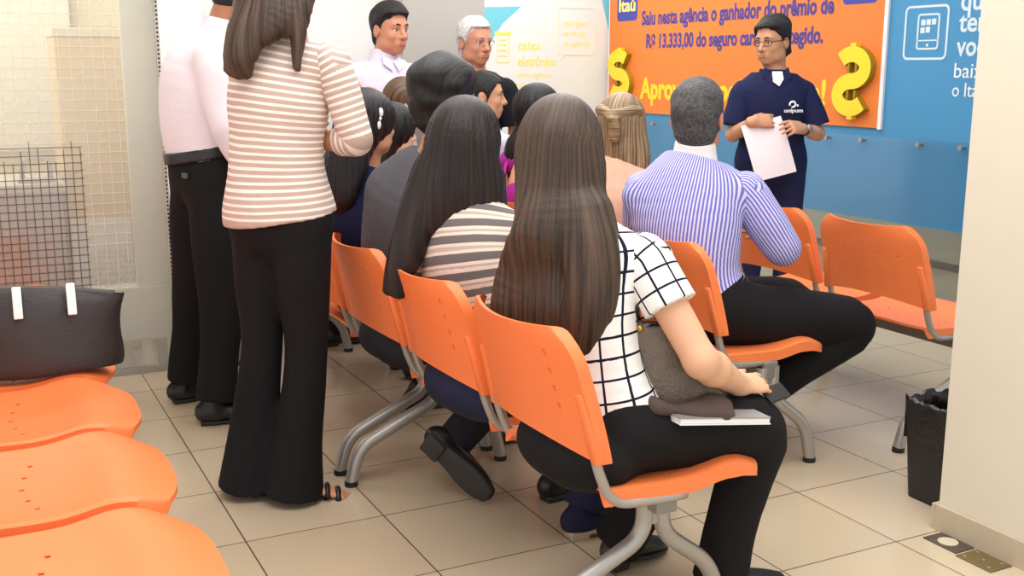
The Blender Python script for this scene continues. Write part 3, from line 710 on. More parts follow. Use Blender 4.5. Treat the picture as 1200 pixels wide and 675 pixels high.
def frame_of(fwd, up=(0, 0, 1), tilt=0.0):
    f = nrm(fwd); l = nrm(np.cross(up, f)); u = np.cross(f, l)
    if tilt: l, u = l * math.cos(tilt) + u * math.sin(tilt), u * math.cos(tilt) - l * math.sin(tilt)
    return f, l, u
class Head:
    def __init__(s, c, fwd, scale=1.0, tilt=0.0): s.c = np.array(c, float); s.f, s.l, s.u = frame_of(fwd, tilt=tilt); s.k = scale; s.R = np.stack([s.f, s.l, s.u], 1)
    def p(s, f, l, u): return s.c + s.k * (s.f * f + s.l * l + s.u * u)
    def ell(s, S, f, l, u, rf, rl, ru, k=0.015, mode='add'): S.ell(s.p(f, l, u), s.k * V3(rf, rl, ru), s.R, k * s.k, mode)
    def build(s, S, male=True):
        w = 1.0 if male else 0.94
        s.ell(S, -0.004, 0, 0.030, 0.098, 0.077, 0.090, 0.02)
        s.ell(S, 0.022, 0, -0.045, 0.070, 0.061 * w, 0.072, 0.035)
        s.ell(S, 0.062, 0, -0.096, 0.026, 0.028 * w, 0.020, 0.025)
        for e in (-1, 1):
            s.ell(S, 0.055, e * 0.036, -0.030, 0.030, 0.026, 0.024, 0.02)
            s.ell(S, 0.020, e * 0.050 * w, -0.075, 0.034, 0.018, 0.022, 0.03)
        S.cone(s.p(.078, -.034, .022), s.p(.078, .034, .022), .016 * s.k, .016 * s.k, .02 * s.k)
        for e in (-1, 1): s.ell(S, 0.098, e * 0.032, 0.001, 0.018, 0.019, 0.013, 0.012, 'sub')
        for e in (-1, 1):
            s.ell(S, 0.078, e * 0.032, 0.009, 0.0135, 0.0165, 0.006, 0.004); s.ell(S, 0.078, e * 0.032, -0.011, 0.0125, 0.015, 0.004, 0.005)
        S.cone(s.p(.090, 0, .010), s.p(.112, 0, -.032), .009 * s.k, .0125 * s.k, .012 * s.k)
        for e in (-1, 1): s.ell(S, 0.097, e * 0.013, -0.036, 0.011, 0.009, 0.009, 0.006)
        s.ell(S, 0.080, 0, -0.066, 0.020, 0.030, 0.018, 0.02)
        for e in (-1, 1):
            S.ell(s.p(-.010, e * .079, -.008), s.k * V3(.019, .009, .032), s.R, .006 * s.k); s.ell(S, -0.005, e * 0.089, -0.004, 0.010, 0.006, 0.018, 0.004, 'sub')
    def face(s, root, brow=DARK, mouth=True):
        for e in (-1, 1):
            mb = MB(); mb.sphere(s.p(.0765, e * .032, -.001), .0118 * s.k, 14, 0); mb.sphere(s.p(.0832, e * .032, -.001), .0068 * s.k, 12, 1); mb.build('eye', EYE, root, True, mats=[EYE, IRIS])
            mb = MB(); mb.tube([s.p(.0975, e * .014, .024), s.p(.0965, e * .031, .029), s.p(.084, e * .050, .022)], [.0032 * s.k, .0042 * s.k, .002 * s.k], 8); mb.build('eyebrow', brow, root, True)
        if mouth:
            mb = MB(); mb.sphere(s.p(.0965, 0, -.0635), .0062 * s.k, 14, sc=(0.8, 3.7, 0.75), R=s.R); mb.sphere(s.p(.0955, 0, -.0725), .0068 * s.k, 14, sc=(0.8, 3.2, 0.85), R=s.R)
            mb.build('lips', LIP, root, True)
HL_U = [-.12, -.045, -.040, -.012, .015, .035, .052, .066, .085, .12]
HL_F = [-.028, -.024, .012, .024, .036, .052, .064, .082, .30, .40]
def short_hair(hd, root, material, thick=0.014, h=0.0042, vol=0.0, back=-0.085, seed=1, front=0.0, name='hair', wild=0.0045, ears=True):
    """hair of varying length grown from the skull, fading out at the hairline and round the ears"""
    S = Solid(); hd.ell(S, -0.004, 0, 0.030, 0.098, 0.077, 0.090, 0.02); hd.ell(S, 0.012, 0, -0.045, 0.074, 0.065, 0.070, 0.035)
    S.cone(hd.p(-.022, 0, -.05), hd.p(-.034, 0, -.12), .052 * hd.k, .053 * hd.k, .03)
    n1, n2 = folds(seed, 1.0, (26, 50)), folds(seed + 5, 1.0, (9, 16)); k = hd.k
    def disp(P):
        q = (P - hd.c) @ hd.R / k; f, l, u = q[:, 0], np.abs(q[:, 1]), q[:, 2]
        wob = 0.006 * np.sin(q[:, 1] * 90 + seed) + 0.004 * np.sin(q[:, 1] * 210)
        g = np.interp(u - front, HL_U, HL_F) - f + wob; T = np.clip(g / .022, -0.5, 1.0)
        T = np.minimum(T, np.clip((u - back) / .022, -0.5, 1.0) + 1.0 * (u > 0))
        if ears: T = np.minimum(T, np.clip((np.hypot((f + .008) * 1.15, u + .008) - .026) / .012, -0.4, 1.0) + 2.0 * (l < .055))
        t = (thick + vol * np.clip((u - .02) / .07, 0, 1) + wild * n1(P) + wild * 1.2 * n2(P)) * np.maximum(T, 0) + .022 * np.minimum(T, 0) - .0015
        return -t * k
    S.disp = disp; c = hd.c
    for i, o in enumerate(S.ops): S.ops[i] = (o[0], o[1] - .03, o[2] + .03, o[3], o[4])
    def co(P): q = (P - c) @ hd.R; return np.stack([q[:, 1] + .25 * np.sin(q[:, 2] * 9) * .1, q[:, 0] * 2 + q[:, 2] * 1.5, q[:, 2]], 1)
    return build_solid(name, S, h, material, root, co)
def long_hair(hd, root, material, drape, extra=(), thick=0.018, h=0.005, seed=1, front=0.0, groove=0.0035, faceR=(0.085, 0.072, 0.120), m=5, n_g=34):
    """skull cap joined to hanging lofts, the face kept clear"""
    S = Solid(); t = thick
    hd.ell(S, -0.008, 0, 0.032, 0.100 + t, 0.078 + t, 0.092 + t, 0.02)
    S.loft(Loft(drape, m), 0.05)
    for d in extra: S.loft(Loft(d, m), 0.03)
    hd.ell(S, 0.128, 0, -0.055 + front, faceR[0], faceR[1], faceR[2], 0.015, 'sub')
    c = hd.c; r = np.random.RandomState(seed); p1, p2, p3 = r.uniform(0, 6, 3)
    def disp(P):
        q = (P - c) @ hd.R; a = np.arctan2(q[:, 1], -q[:, 0] + 0.001); z = q[:, 2]
        return groove * (0.5 * np.sin(a * n_g + 2.0 * np.sin(z * 7 + p1) + p2) + 0.35 * np.sin(a * n_g * 2.1 + 3 * np.sin(z * 5 + p3)) + 0.5 * np.sin(a * n_g * .37 + 1.5 * np.sin(z * 6 + p2))) * np.clip((0.11 - z) / 0.05, 0, 1)
    S.disp = disp
    def co(P):
        q = (P - c) @ hd.R; a = np.arctan2(q[:, 1], -q[:, 0] - 0.0 + np.clip(q[:, 2] - .02, 0, 1) * .6); return np.stack([a * .11, q[:, 2] + 0.4 * q[:, 0] * (q[:, 2] > 0), q[:, 0] * .2], 1)
    return build_solid('hair', S, h, material, root, co)
def hand(S, W, d, n, side, curl=0.35, k=1.0, spread=0.10, thumb=(0.6, 0.55, 0.25), curls=None):
    """W wrist, d towards the fingers, n out of the palm, side = +1 if the thumb lies along cross(d, n)"""
    d = nrm(d); n = nrm(np.array(n, float) - d * (np.array(n, float) @ d)); t = np.cross(d, n) * side; W = np.array(W, float)
    S.loft(Loft([(W - d * .02 * k, t, .027 * k, .020 * k), (W + d * .02 * k, t, .032 * k, .019 * k), (W + d * .055 * k, t, .040 * k, .016 * k), (W + d * .088 * k, t, .040 * k, .013 * k)], 3), 0.015)
    for i, (o, ln, r) in enumerate(((.031, .070, .0088), (.0105, .079, .0090), (-.0105, .074, .0086), (-.030, .058, .0076))):
        p = W + d * .086 * k + t * o * k; dd = nrm(d + t * spread * (o / .03)); c = (curls[i] if curls else curl) * (1 + .12 * i); prev = p - dd * .012 * k; ang = 0.0
        for j, (fr, cc) in enumerate(((.45, .6), (.30, 1.2), (.25, .8))):
            ang += c * cc; v = dd * math.cos(ang) + n * math.sin(ang); q = prev + v * ln * fr * k * (1.18 if j == 0 else 1); S.cone(prev, q, r * k * (1 - .08 * j), r * k * (.94 - .10 * j), .004); prev = q
    p = W + d * .026 * k + t * .028 * k; v = nrm(d * thumb[0] + t * thumb[1] + n * thumb[2]); q = p + v * .042 * k; S.cone(p - v * .01, q, .015 * k, .011 * k, .010); v2 = nrm(v + d * .35 + n * .10 - t * .25); q2 = q + v2 * .032 * k; S.cone(q, q2, .0105 * k, .0085 * k, .004)
TORSO_M = [(-.11, .135, .105), (0.0, .168, .120), (.20, .150, .112), (.42, .158, .118), (.66, .166, .120), (.84, .130, .098), (.93, .092, .082), (1.0, .066, .064)]
TORSO_F = [(-.11, .135, .108), (0.0, .170, .122), (.22, .136, .100), (.42, .130, .102), (.64, .143, .112), (.84, .112, .088), (.93, .080, .072), (1.0, .056, .055)]
class Person:
    """joints in world coordinates; spine = pelvis .. neck base (optional mid point)"""
    def __init__(s, name_label, base, male=True, k=1.0, group=None):
        s.root = thing('person', name_label, 'person', base, group); s.male = male; s.k = k; s.J = {}
    def torso(s, pel, neck, latP, latS, mid=None, prof=None, w=1.0, dep=1.0):
        s.pel, s.neck, s.latP, s.latS = V3(*pel), V3(*neck), nrm(latP), nrm(latS); s.mid = V3(*mid) if mid is not None else (s.pel + s.neck) / 2
        s.prof = prof or (TORSO_M if s.male else TORSO_F); s.w, s.dep = w, dep; return s
    def spine(s, t):
        a, b, c = s.pel, 2 * s.mid - (s.pel + s.neck) / 2, s.neck
        if t < 0: return a + (a - b) * 2 * (-t) * .5
        return (1 - t) ** 2 * a + 2 * t * (1 - t) * b + t * t * c
    def torso_loft(s, infl=0.0, t0=-0.11, t1=1.0, scale=1.0, flat=(False, False), flare=0.0):
        keys = []; ts = [q[0] for q in s.prof]
        for t in sorted(set([t0, t1] + [q for q in ts if t0 < q < t1])):
            rx = np.interp(t, ts, [q[1] for q in s.prof]) * s.k * s.w; ry = np.interp(t, ts, [q[2] for q in s.prof]) * s.k * s.dep
            lat = s.latP * (1 - min(max(t, 0), 1)) + s.latS * min(max(t, 0), 1); fl = flare * max(0, .35 - t)
            keys.append((s.spine(t), lat, rx * scale + infl + fl, ry * scale + infl + fl))
        return Loft(keys, 4, flat)
    def arms(s, shR, elR, wrR, shL, elL, wrL):
        s.arm = {'R': [V3(*q) for q in (shR, elR, wrR)], 'L': [V3(*q) for q in (shL, elL, wrL)]}; return s
    def legs(s, hipR, knR, anR, hipL, knL, anL):
        s.leg = {'R': [V3(*q) for q in (hipR, knR, anR)], 'L': [V3(*q) for q in (hipL, knL, anL)]}; return s
    def body(s, skin_mat, head, hands=None, h=0.006, bare_legs=0.0, neck_r=0.054, arm_k=1.0):
        S = Solid(); k = s.k; s.head = head
        S.loft(s.torso_loft(scale=0.86), 0.03)
        head.build(S, s.male)
        nb = s.neck; S.cone(head.p(-.020, 0, -.055), nb + (nb - head.c) * .12, neck_r * k, (neck_r + .008) * k, 0.03)
        up = s.spine(.88)
        for sd in 'RL':
            a = s.arm[sd]; S.cone(up + (a[0] - up) * .35, a[0], .042 * k, .038 * k, .02); S.cone(a[0], a[1], .042 * k * arm_k, .036 * k * arm_k, .02)
            m = a[1] + (a[2] - a[1]) * .3; S.cone(a[1], m, .036 * k * arm_k, .037 * k * arm_k, .015); S.cone(m, a[2], .037 * k * arm_k, .024 * k * arm_k, .015)
            if hands and hands.get(sd): hand(S, a[2], side=(1 if sd == 'R' else -1), k=k * (1.0 if s.male else .92), **hands[sd])
        for sd in 'RL':
            g = s.leg[sd]; S.cone(g[0], g[1], .070 * k, .048 * k, .02); S.cone(g[1], g[2], .046 * k, .033 * k, .02)
        return build_solid('body', S, h, skin_mat, s.root)
    def shirt(s, material, infl=0.012, t0=-0.05, t1=0.985, h=0.006, seed=1, sleeve=1.0, sleeve_r=(.064, .052, .045, .036), amp=0.004, flare=0.0, sleeve_mat=None, sleeve_h=None, name='shirt', neck_cut=None, prof_scale=1.0, sleeve_flat=True, cuffs=None, yoke=0.05):
        k = s.k; S = Solid(); lf = s.torso_loft(infl, t0, t1, prof_scale, (True, False), flare); S.loft(lf, .02); up = s.spine(.86)
        for sd in 'RL':
            a = s.arm[sd][0]; S.cone(up + (a - up) * .30, a + (a - up) * 0.02, .062 * k + infl * .3, sleeve_r[0] * k * .93, yoke)
        S.disp = folds(seed, amp); S.cut(s.neck + (s.neck - s.spine(.9)) * .15, (s.neck - s.spine(.9)))
        if neck_cut: S.ell(*neck_cut, k=.01, mode='sub')
        o = build_solid(name, S, h, material, s.root, lf.coord); s.sleeves = {}
        if sleeve > 0:
            for sd in 'RL':
                a = s.arm[sd]; la, lb = np.linalg.norm(a[1] - a[0]), np.linalg.norm(a[2] - a[1]); L_ = sleeve * (la + lb)
                def at(x): return a[0] + (a[1] - a[0]) * (x / la) if x < la else a[1] + (a[2] - a[1]) * ((x - la) / lb)
                lat = nrm(np.cross(a[1] - a[0], s.latS)) if abs(nrm(a[1] - a[0]) @ s.latS) < .95 else V3(0, 0, 1)
                xs = sorted([0.0] + [L_ * q for q in np.linspace(0.1, 1, 7) if abs(L_ * q - la) > .025] + ([la - .012, la + .012] if la + .02 < L_ else [])); keys = []
                for x in xs:
                    q = max(x, 0) / (la + lb); r = np.interp(q, [0, .27, .54, 1.0], sleeve_r) * k; keys.append((at(x) if x > 0 else a[0] + nrm(up - a[0]) * .006, lat, r, r))
                L2 = Loft(keys, 4, (False, sleeve_flat)); T = Solid(); T.loft(L2, .02); T.disp = folds(seed + 7 + ord(sd), amp, axis=None)
                s.sleeves[sd] = build_solid('sleeve', T, sleeve_h or h, sleeve_mat or material, s.root, L2.coord)
                if cuffs:
                    e = at(L_); dv = nrm(at(L_) - at(L_ - .03)); MB().tube([e - dv * .03, e + dv * .012], sleeve_r[3] * k + .004, 20).build('cuff', cuffs, s.sleeves[sd], True)
        return o
    def collar(s, material, r=.068, ht=.040, name='collar'):
        d = nrm(s.head.c - s.neck - s.head.f * .03); S = Solid(); a = s.neck - d * .030
        S.loft(Loft([(a, s.latS, r * 1.22 * s.k, r * 1.18 * s.k), (a + d * (.03 + ht * .4), s.latS, r * 1.08 * s.k, r * 1.06 * s.k), (a + d * (.03 + ht), s.latS, r * 1.0 * s.k, r * 1.0 * s.k)], 4, (True, True)), .01)
        return build_solid(name, S, .0045, material, s.root)
    def trousers(s, material, h=0.007, r=(.098, .070, .058, .056), hem=1.0, infl=.012, seed=3, amp=.005, t1=.16, belt=None, radj=None, sag=None):
        k = s.k; S = Solid()
        if sag: S.ell(sag[0], sag[1], None, .05)
        S.loft(s.torso_loft(infl - .004, -.11, t1, 1.0, (False, True)), .03); lof = []
        for sd in 'RL':
            g = s.leg[sd]; q = (radj or {}).get(sd, r); lat = nrm(np.cross(g[1] - g[0], V3(0, 0, 1))) if abs(nrm(g[1] - g[0])[2]) < .9 else s.latP
            e = g[1] + (g[2] - g[1]) * hem; m = (g[1] + e) / 2; k1 = g[1]
            S.loft(Loft([(g[0], lat, q[0] * k, q[0] * k), ((g[0] + g[1]) / 2, lat, (q[0] * .45 + q[1] * .55) * k * 1.05, (q[0] * .45 + q[1] * .55) * k * 1.05), (k1, lat, q[1] * k, q[1] * k), (m, lat, q[2] * k, q[2] * k), (e, lat, q[3] * k, q[3] * k)], 4, (False, True)), .035)
        S.disp = folds(seed, amp)
        o = build_solid('trousers', S, h, material, s.root)
        if belt:
            c = s.torso_loft(infl + .011, t1 - .075, t1, 1.0, (True, True)); T = Solid(); T.loft(c, .01); build_solid('belt', T, .006, belt, s.root)
        return o
    def shoe(s, sd, toe, material=None, k=1.0, sole=None, up=(0, 0, 1), h=.005, heel=.0):
        a = s.leg[sd][2]; d = nrm(toe); u = nrm(V3(*up) - d * (V3(*up) @ d)); lat = np.cross(d, u); base = a - u * .085 * k - d * .05 * k
        S = Solid(); q = lambda f, z: base + d * f * k + u * z * k
        S.loft(Loft([(q(.0, .045), lat, .034 * k, .040 * k), (q(.07, .050), lat, .037 * k, .042 * k), (q(.14, .040), lat, .044 * k, .032 * k), (q(.20, .033), lat, .043 * k, .025 * k), (q(.245, .028), lat, .030 * k, .018 * k)], 4), .02)
        S.cone(q(.035, .05), q(.04, .105), .040 * k, .038 * k, .03); S.cut(q(0, .012), -u)
        o = build_solid('shoe', S, h, material or M['black_leather'], s.root)
        T = Solid(); T.loft(Loft([(q(-.005, .010), lat, .036 * k, .010), (q(.07, .010), lat, .036 * k, .010), (q(.15, .010), lat, .047 * k, .010), (q(.21, .010), lat, .044 * k, .010), (q(.25, .012), lat, .028 * k, .009)], 4), .01)
        T.box(q(.025, -.002), (.034 * k, .034 * k, .012), np.stack([d, lat, u], 1), .004, .006)
        build_solid('sole', T, .005, sole or M['black_sole'], o)
        return o
def seat_legs(R, y, dy=.10, kneeR=None, kneeL=None, anR=None, anL=None, k=1.0, z=.535):
    hR, hL = V3(R + .17, y - .085 * k, z), V3(R + .17, y + .085 * k, z)
    kR = V3(*kneeR) if kneeR is not None else V3(R + .17 + .42 * k, y - dy, .50); kL = V3(*kneeL) if kneeL is not None else V3(R + .17 + .42 * k, y + dy, .50)
    aR = V3(*anR) if anR is not None else V3(kR[0] - .02, kR[1], .085); aL = V3(*anL) if anL is not None else V3(kL[0] - .02, kL[1], .085)
    return hR, kR, aR, hL, kL, aL

IR = V3(0.892, -0.452, 0); AW = V3(0.452, 0.892, 0)     # across and along the line of the aisle the audience faces
def face_dir(deg): a = math.radians(deg); return V3(math.cos(a), math.sin(a), 0)
def right_dir(deg): a = math.radians(deg); return V3(math.sin(a), -math.cos(a), 0)

# --- the woman in the checked blouse, nearest seat
def checked_woman():
    P = Person('person', (1.2, -0.9, 0), False)
    P.root['label'] = 'woman with long straight brown hair in a white blouse checked with dark lines, seated nearest'; P.root['category'] = 'person'
    P.torso((1.165, -0.885, .545), (1.125, -.785, 1.04), right_dir(10), right_dir(33), mid=(1.125, -.850, .80), w=.88, dep=.84)
    P.arms((1.230, -.930, .945), (1.290, -1.085, .726), (1.482, -.995, .618), (1.06, -.675, .945), (1.17, -.60, .72), (1.38, -.74, .62))
    P.legs(*seat_legs(1.0, -.885, kneeR=(1.555, -.975, .485), kneeL=(1.58, -.77, .49), anR=(1.50, -.93, .085), anL=(1.36, -.66, .10)))
    hd = Head((1.105, -.728, 1.203), face_dir(42), .96, tilt=0.02)
    P.body(SKIN_B, hd, {'R': dict(d=(.96, .22, -.10), n=(.0, .45, -.88), curl=.3, spread=.14, curls=[.16, .22, .28, .34], thumb=(.75, .55, .1)), 'L': dict(d=(.9, -.3, -.2), n=(0, .2, -1), curl=.3)}, h=.0052, arm_k=1.12)
    hd.face(P.root)
    blouse = plaid_mat('white_checked_cotton', (246, 244, 240), (24, 22, 44), .052, .047, .0055, .0055)
    P.shirt(blouse, infl=.010, t0=-.05, seed=2, sleeve=.25, sleeve_r=(.068, .068, .06, .05), amp=.0035, h=.0055, flare=.02)
    P.trousers(M['black_trouser'], r=(.100, .080, .066, .072), seed=4, t1=.10, hem=1.08, sag=((1.075, -.870, .480), (.125, .205, .095)))
    for sd, tt in (('R', (1, -.15, 0)), ('L', (.9, .25, -.1))): P.shoe(sd, tt, k=.92)
    q = lambda px, off: V3(1.102 + (px - 655) * .0019, -.726 - (px - 655) * .00096, 0) - AW * off
    z = V3(0, 0, 1)
    l2, l3 = nrm(V3(.75, -.66, 0)), nrm(V3(.55, -.83, 0)); X = V3(1, 0, 0)
    dr = [(q(655, -.01) + z * 1.24, IR, .085, .09), (q(655, .04) + z * 1.18, IR, .108, .085), (q(656, .075) + z * 1.10, IR, .112, .070), (q(657, .125) + z * 1.02, IR, .119, .055), (V3(1.035, -.825, .93), l2, .134, .044), (V3(1.005, -.810, .84), l3, .136, .034), (V3(.998, -.805, .75), l3, .126, .027), (V3(1.012, -.825, .66), l3, .100, .021), (V3(1.035, -.86, .60), l3, .05, .014)]
    ex = [[(q(688, .12) + z * 1.06, IR, .055, .05), (q(690, .165) + z * .99, IR, .064, .042), (q(690, .190) + z * .91, IR, .066, .034), (q(687, .195) + z * .83, IR, .066, .028), (q(682, .185) + z * .75, IR, .062, .022), (q(680, .165) + z * .68, IR, .040, .014)]]
    long_hair(hd, P.root, M['hair_brown'], dr, ex, seed=3, h=.0045, groove=.0028, thick=.015)
    return P
checked_woman()

# --- things on her lap
bag = thing('handbag', 'grey-brown leather handbag standing on the lap of the woman in the checked blouse', 'handbag', (1.36, -1.0, .58))
bl = mat('grey_brown_leather', (110, 98, 86), rough=.34, noise=.28, nscale=45, bump=.5, bscale=120)
bax = nrm(V3(.96, -.26, -.02)); baz = nrm(V3(-.14, .02, 1)); bay = np.cross(baz, bax); bc = V3(1.285, -.975, .690)
S = Solid(); R_ = np.stack([bax, bay, baz], 1)
S.loft(Loft([(bc - baz * .135 + bax * .015, bax, .118, .046), (bc - baz * .07 + bax * .006, bax, .112, .050), (bc + baz * .03, bax, .090, .040), (bc + baz * .112 - bax * .01, bax, .076, .026)], 5, (True, True)), .02)
S.ell(bc + baz * .125 - bax * .01, V3(.062, .017, .03), R_, .006, 'sub'); fo = folds(31, .005, (9, 18)); S.disp = fo
build_solid('body', S, .005, bl, bag, lambda v: v)
mb = MB(); rim = [bc + baz * (.117 - .0) - bax * .01 + bax * .076 * math.cos(a) + bay * .027 * math.sin(a) for a in np.linspace(0, 2 * math.pi, 33)]
mb.tube(rim, .0035, 8); mb.build('rim_piping', M['cap'], bag, True)
mb = MB(); mb.tube([bc + baz * (.11 - .245 * t) + bax * (.067 + .052 * t) - bay * (.008 + .012 * t) for t in np.linspace(0, 1, 8)], .0035, 8); mb.build('seam_piping', M['cap'], bag, True)
mb = MB(); mb.tube([bc + baz * .115 - bax * .07, bc + baz * .15 - bax * .085 - bay * .01, bc + baz * .16 - bax * .05 - bay * .015, bc + baz * .118 - bax * .0 - bay * .02], .006, 10, fillet=.03); mb.build('handle', M['black_leather'], bag, True)
mb = MB(); mb.sphere(bc + baz * .10 - bax * .074 - bay * .012, .010, 10); mb.build('buckle', mat('gold_metal', (196, 160, 90), rough=.3, metal=.9), bag, True)
S = Solid(); sc_ = V3(1.285, -1.035, .598)
S.loft(Loft([(sc_ - bax * .08 + baz * .01, bay, .045, .020), (sc_, bay, .060, .028), (sc_ + bax * .07, bay, .05, .022), (sc_ + bax * .11 - baz * .01, bay, .03, .014)], 4), .02); f1_, f2_ = folds(8, .015, (14, 24)), folds(9, .009, (34, 50)); S.disp = lambda P: f1_(P) + f2_(P)
tag(build_solid('folded_scarf', S, .005, cloth('taupe_cloth', (92, 78, 74)), None, origin=tuple(sc_)), 'crumpled taupe scarf lying under the grey-brown handbag on the white papers', 'scarf')
bk = thing('notebook', 'thin white notebook lying on the black trousers under the handbag', 'notebook', (1.42, -1.0, .578))
nx = nrm(V3(.97, -.05, -.12)); ny = nrm(np.cross(V3(0, 0, 1), nx)); nz_ = np.cross(nx, ny)
MB().frame_box((1.365, -1.015, .572), nx, ny, nz_, .130, .085, .006, 0, .001).build('pages', M['white'], bk)
MB().frame_box((1.365, -1.015, .580), nx, ny, nz_, .132, .087, .0015, 0, .0005).build('cover', mat('grey_card', (150, 146, 146), rough=.6), bk)
MB().frame_box((1.365, -1.015, .564), nx, ny, nz_, .132, .087, .0015, 0, .0005).build('cover', M['white'], bk)
ph = thing('mobile_phone', 'black phone in the hand of the woman in the checked blouse', 'phone', (1.60, -.975, .575))
pf = nrm(V3(.90, .10, .12)); ps = nrm(np.cross(pf, V3(.1, -.55, .80))); pn = np.cross(pf, ps)
MB().frame_box((1.594, -1.002, .584), pf, ps, pn, .036, .024, .004, 0, .003).build('case', M['cap'], ph)
MB().frame_box(V3(1.594, -1.002, .584) + pn * .0045, pf, ps, pn, .033, .021, .0006, 0).build('screen', mat('black_phone_glass', (14, 14, 16), rough=.08), ph)

# --- the woman in the broad grey stripes
def striped_woman():
    P = Person('person', (1.2, -.265, 0), False)
    P.root['label'] = 'long-haired woman in a broad grey and beige striped top, second from the front'; P.root['category'] = 'person'
    P.torso((1.165, -.255, .545), (1.125, -.155, 1.005), right_dir(10), right_dir(30), mid=(1.10, -.215, .78), w=1.04)
    P.arms((1.205, -.265, .925), (1.245, -.32, .665), (1.45, -.20, .60), (1.03, .035, .925), (1.06, .12, .68), (1.33, .02, .60))
    P.legs(*seat_legs(1.0, -.265, kneeR=(1.60, -.40, .50), kneeL=(1.60, -.16, .50), anR=(1.375, -.42, .09), anL=(1.45, -.12, .085)))
    hd = Head((1.115, -.130, 1.182), face_dir(35), .96)
    P.body(SKIN_B, hd, {'R': dict(d=(.9, .3, -.1), n=(0, .2, -1)), 'L': dict(d=(.9, -.2, -.1), n=(0, 0, -1))}, h=.0065)
    hd.face(P.root)
    top = stripe_mat('broad_grey_stripes', (112, 106, 106), (228, 210, 194), .046, .46, 'v', c3=(186, 172, 162), wob=.006)
    P.shirt(top, infl=.014, t0=-.06, seed=5, sleeve=.60, sleeve_r=(.070, .062, .052, .045), amp=.004, h=.0058)
    P.trousers(M['navy_trouser'], r=(.105, .082, .066, .066), seed=6, t1=.10, hem=1.0, sag=((1.075, -.265, .480), (.125, .235, .095)))
    P.shoe('R', (1, -.12, 0), k=.92, material=M['navy_trouser'], sole=mat('tan_sole', (176, 160, 134), rough=.6)); P.shoe('L', (1, .1, 0), k=.92)
    z = V3(0, 0, 1); q = lambda px, off: V3(1.115 + (px - 545) * .00227, -.130 - (px - 545) * .00115, 0) - AW * off
    dr = [(q(545, -.01) + z * 1.225, IR, .090, .09), (q(541, .035) + z * 1.15, IR, .112, .085), (q(537, .055) + z * 1.08, IR, .126, .075), (q(534, .070) + z * 1.01, IR, .130, .060), (q(531, .080) + z * .955, IR, .125, .042)]
    ex = [[(q(508, .04) + z * 1.10, IR, .06, .05), (q(494, .075) + z * 1.0, IR, .062, .045), (q(484, .10) + z * .92, IR, .058, .035), (q(472, .115) + z * .83, IR, .048, .026), (q(463, .12) + z * .755, IR, .036, .016)],
          [(q(577, .02) + z * 1.08, IR, .04, .05), (q(583, .03) + z * .98, IR, .028, .04), (q(584, .04) + z * .89, IR, .014, .02)]]
    long_hair(hd, P.root, M['hair_soft'], dr, ex, seed=8, h=.0048, thick=.016)
striped_woman()

# --- the man in the charcoal shirt
def charcoal_man():
    P = Person('person', (1.2, .33, 0), True)
    P.root['label'] = 'black-haired man in a charcoal shirt, seated third from the front, seen from behind'; P.root['category'] = 'person'
    P.torso((1.15, .40, .545), (1.205, .31, 1.085), right_dir(8), right_dir(25), mid=(1.13, .38, .85), w=1.08, dep=1.1)
    P.arms((1.285, .14, 1.00), (1.33, .07, .75), (1.55, .18, .66), (1.095, .445, .995), (1.085, .52, .75), (1.35, .52, .64))
    u_ = nrm(V3(.72, .62, .15)); d_ = nrm(V3(.14, -.18, -.17)); u_ = nrm(u_ - d_ * (u_ @ d_)); an = V3(1.075, .085, .19) + u_ * .085 + d_ * .05
    P.legs(*seat_legs(1.0, .33, kneeR=(1.62, .22, .51), kneeL=(1.62, .45, .51), anR=an, anL=(1.5, .45, .085)))
    hd = Head((1.235, .300, 1.290), face_dir(28), 1.10)
    P.body(SKIN_A, hd, {'R': dict(d=(.9, .2, -.1), n=(0, 0, -1)), 'L': dict(d=(.9, -.2, -.1), n=(0, 0, -1))}, h=.007)
    hd.face(P.root)
    P.shirt(cloth('charcoal_cotton', (92, 92, 98)), infl=.016, t0=-.05, seed=9, sleeve=.48, sleeve_r=(.078, .070, .06, .05), amp=.004, h=.007)
    P.collar(MATS['charcoal_cotton'])
    T = Solid(); T.loft(P.torso_loft(.010, -.07, .10, 1.0, (True, True)), .01); build_solid('shirt_hem', T, .006, cloth('lilac_blue_cotton', (126, 134, 190)), P.root)
    P.trousers(cloth('charcoal_trouser', (40, 40, 46)), r=(.112, .090, .070, .062), seed=10, t1=.05, belt=M['black_leather'], hem=1.04, sag=((1.075, .34, .485), (.125, .24, .09)))
    P.shoe('R', d_, up=u_, k=1.06, sole=mat('worn_black_sole', (52, 52, 50), rough=.7)); P.shoe('L', (1, .1, 0))
    short_hair(hd, P.root, M['hair_black'], thick=.020, vol=.012, back=-.085, seed=4, wild=.006)
charcoal_man()

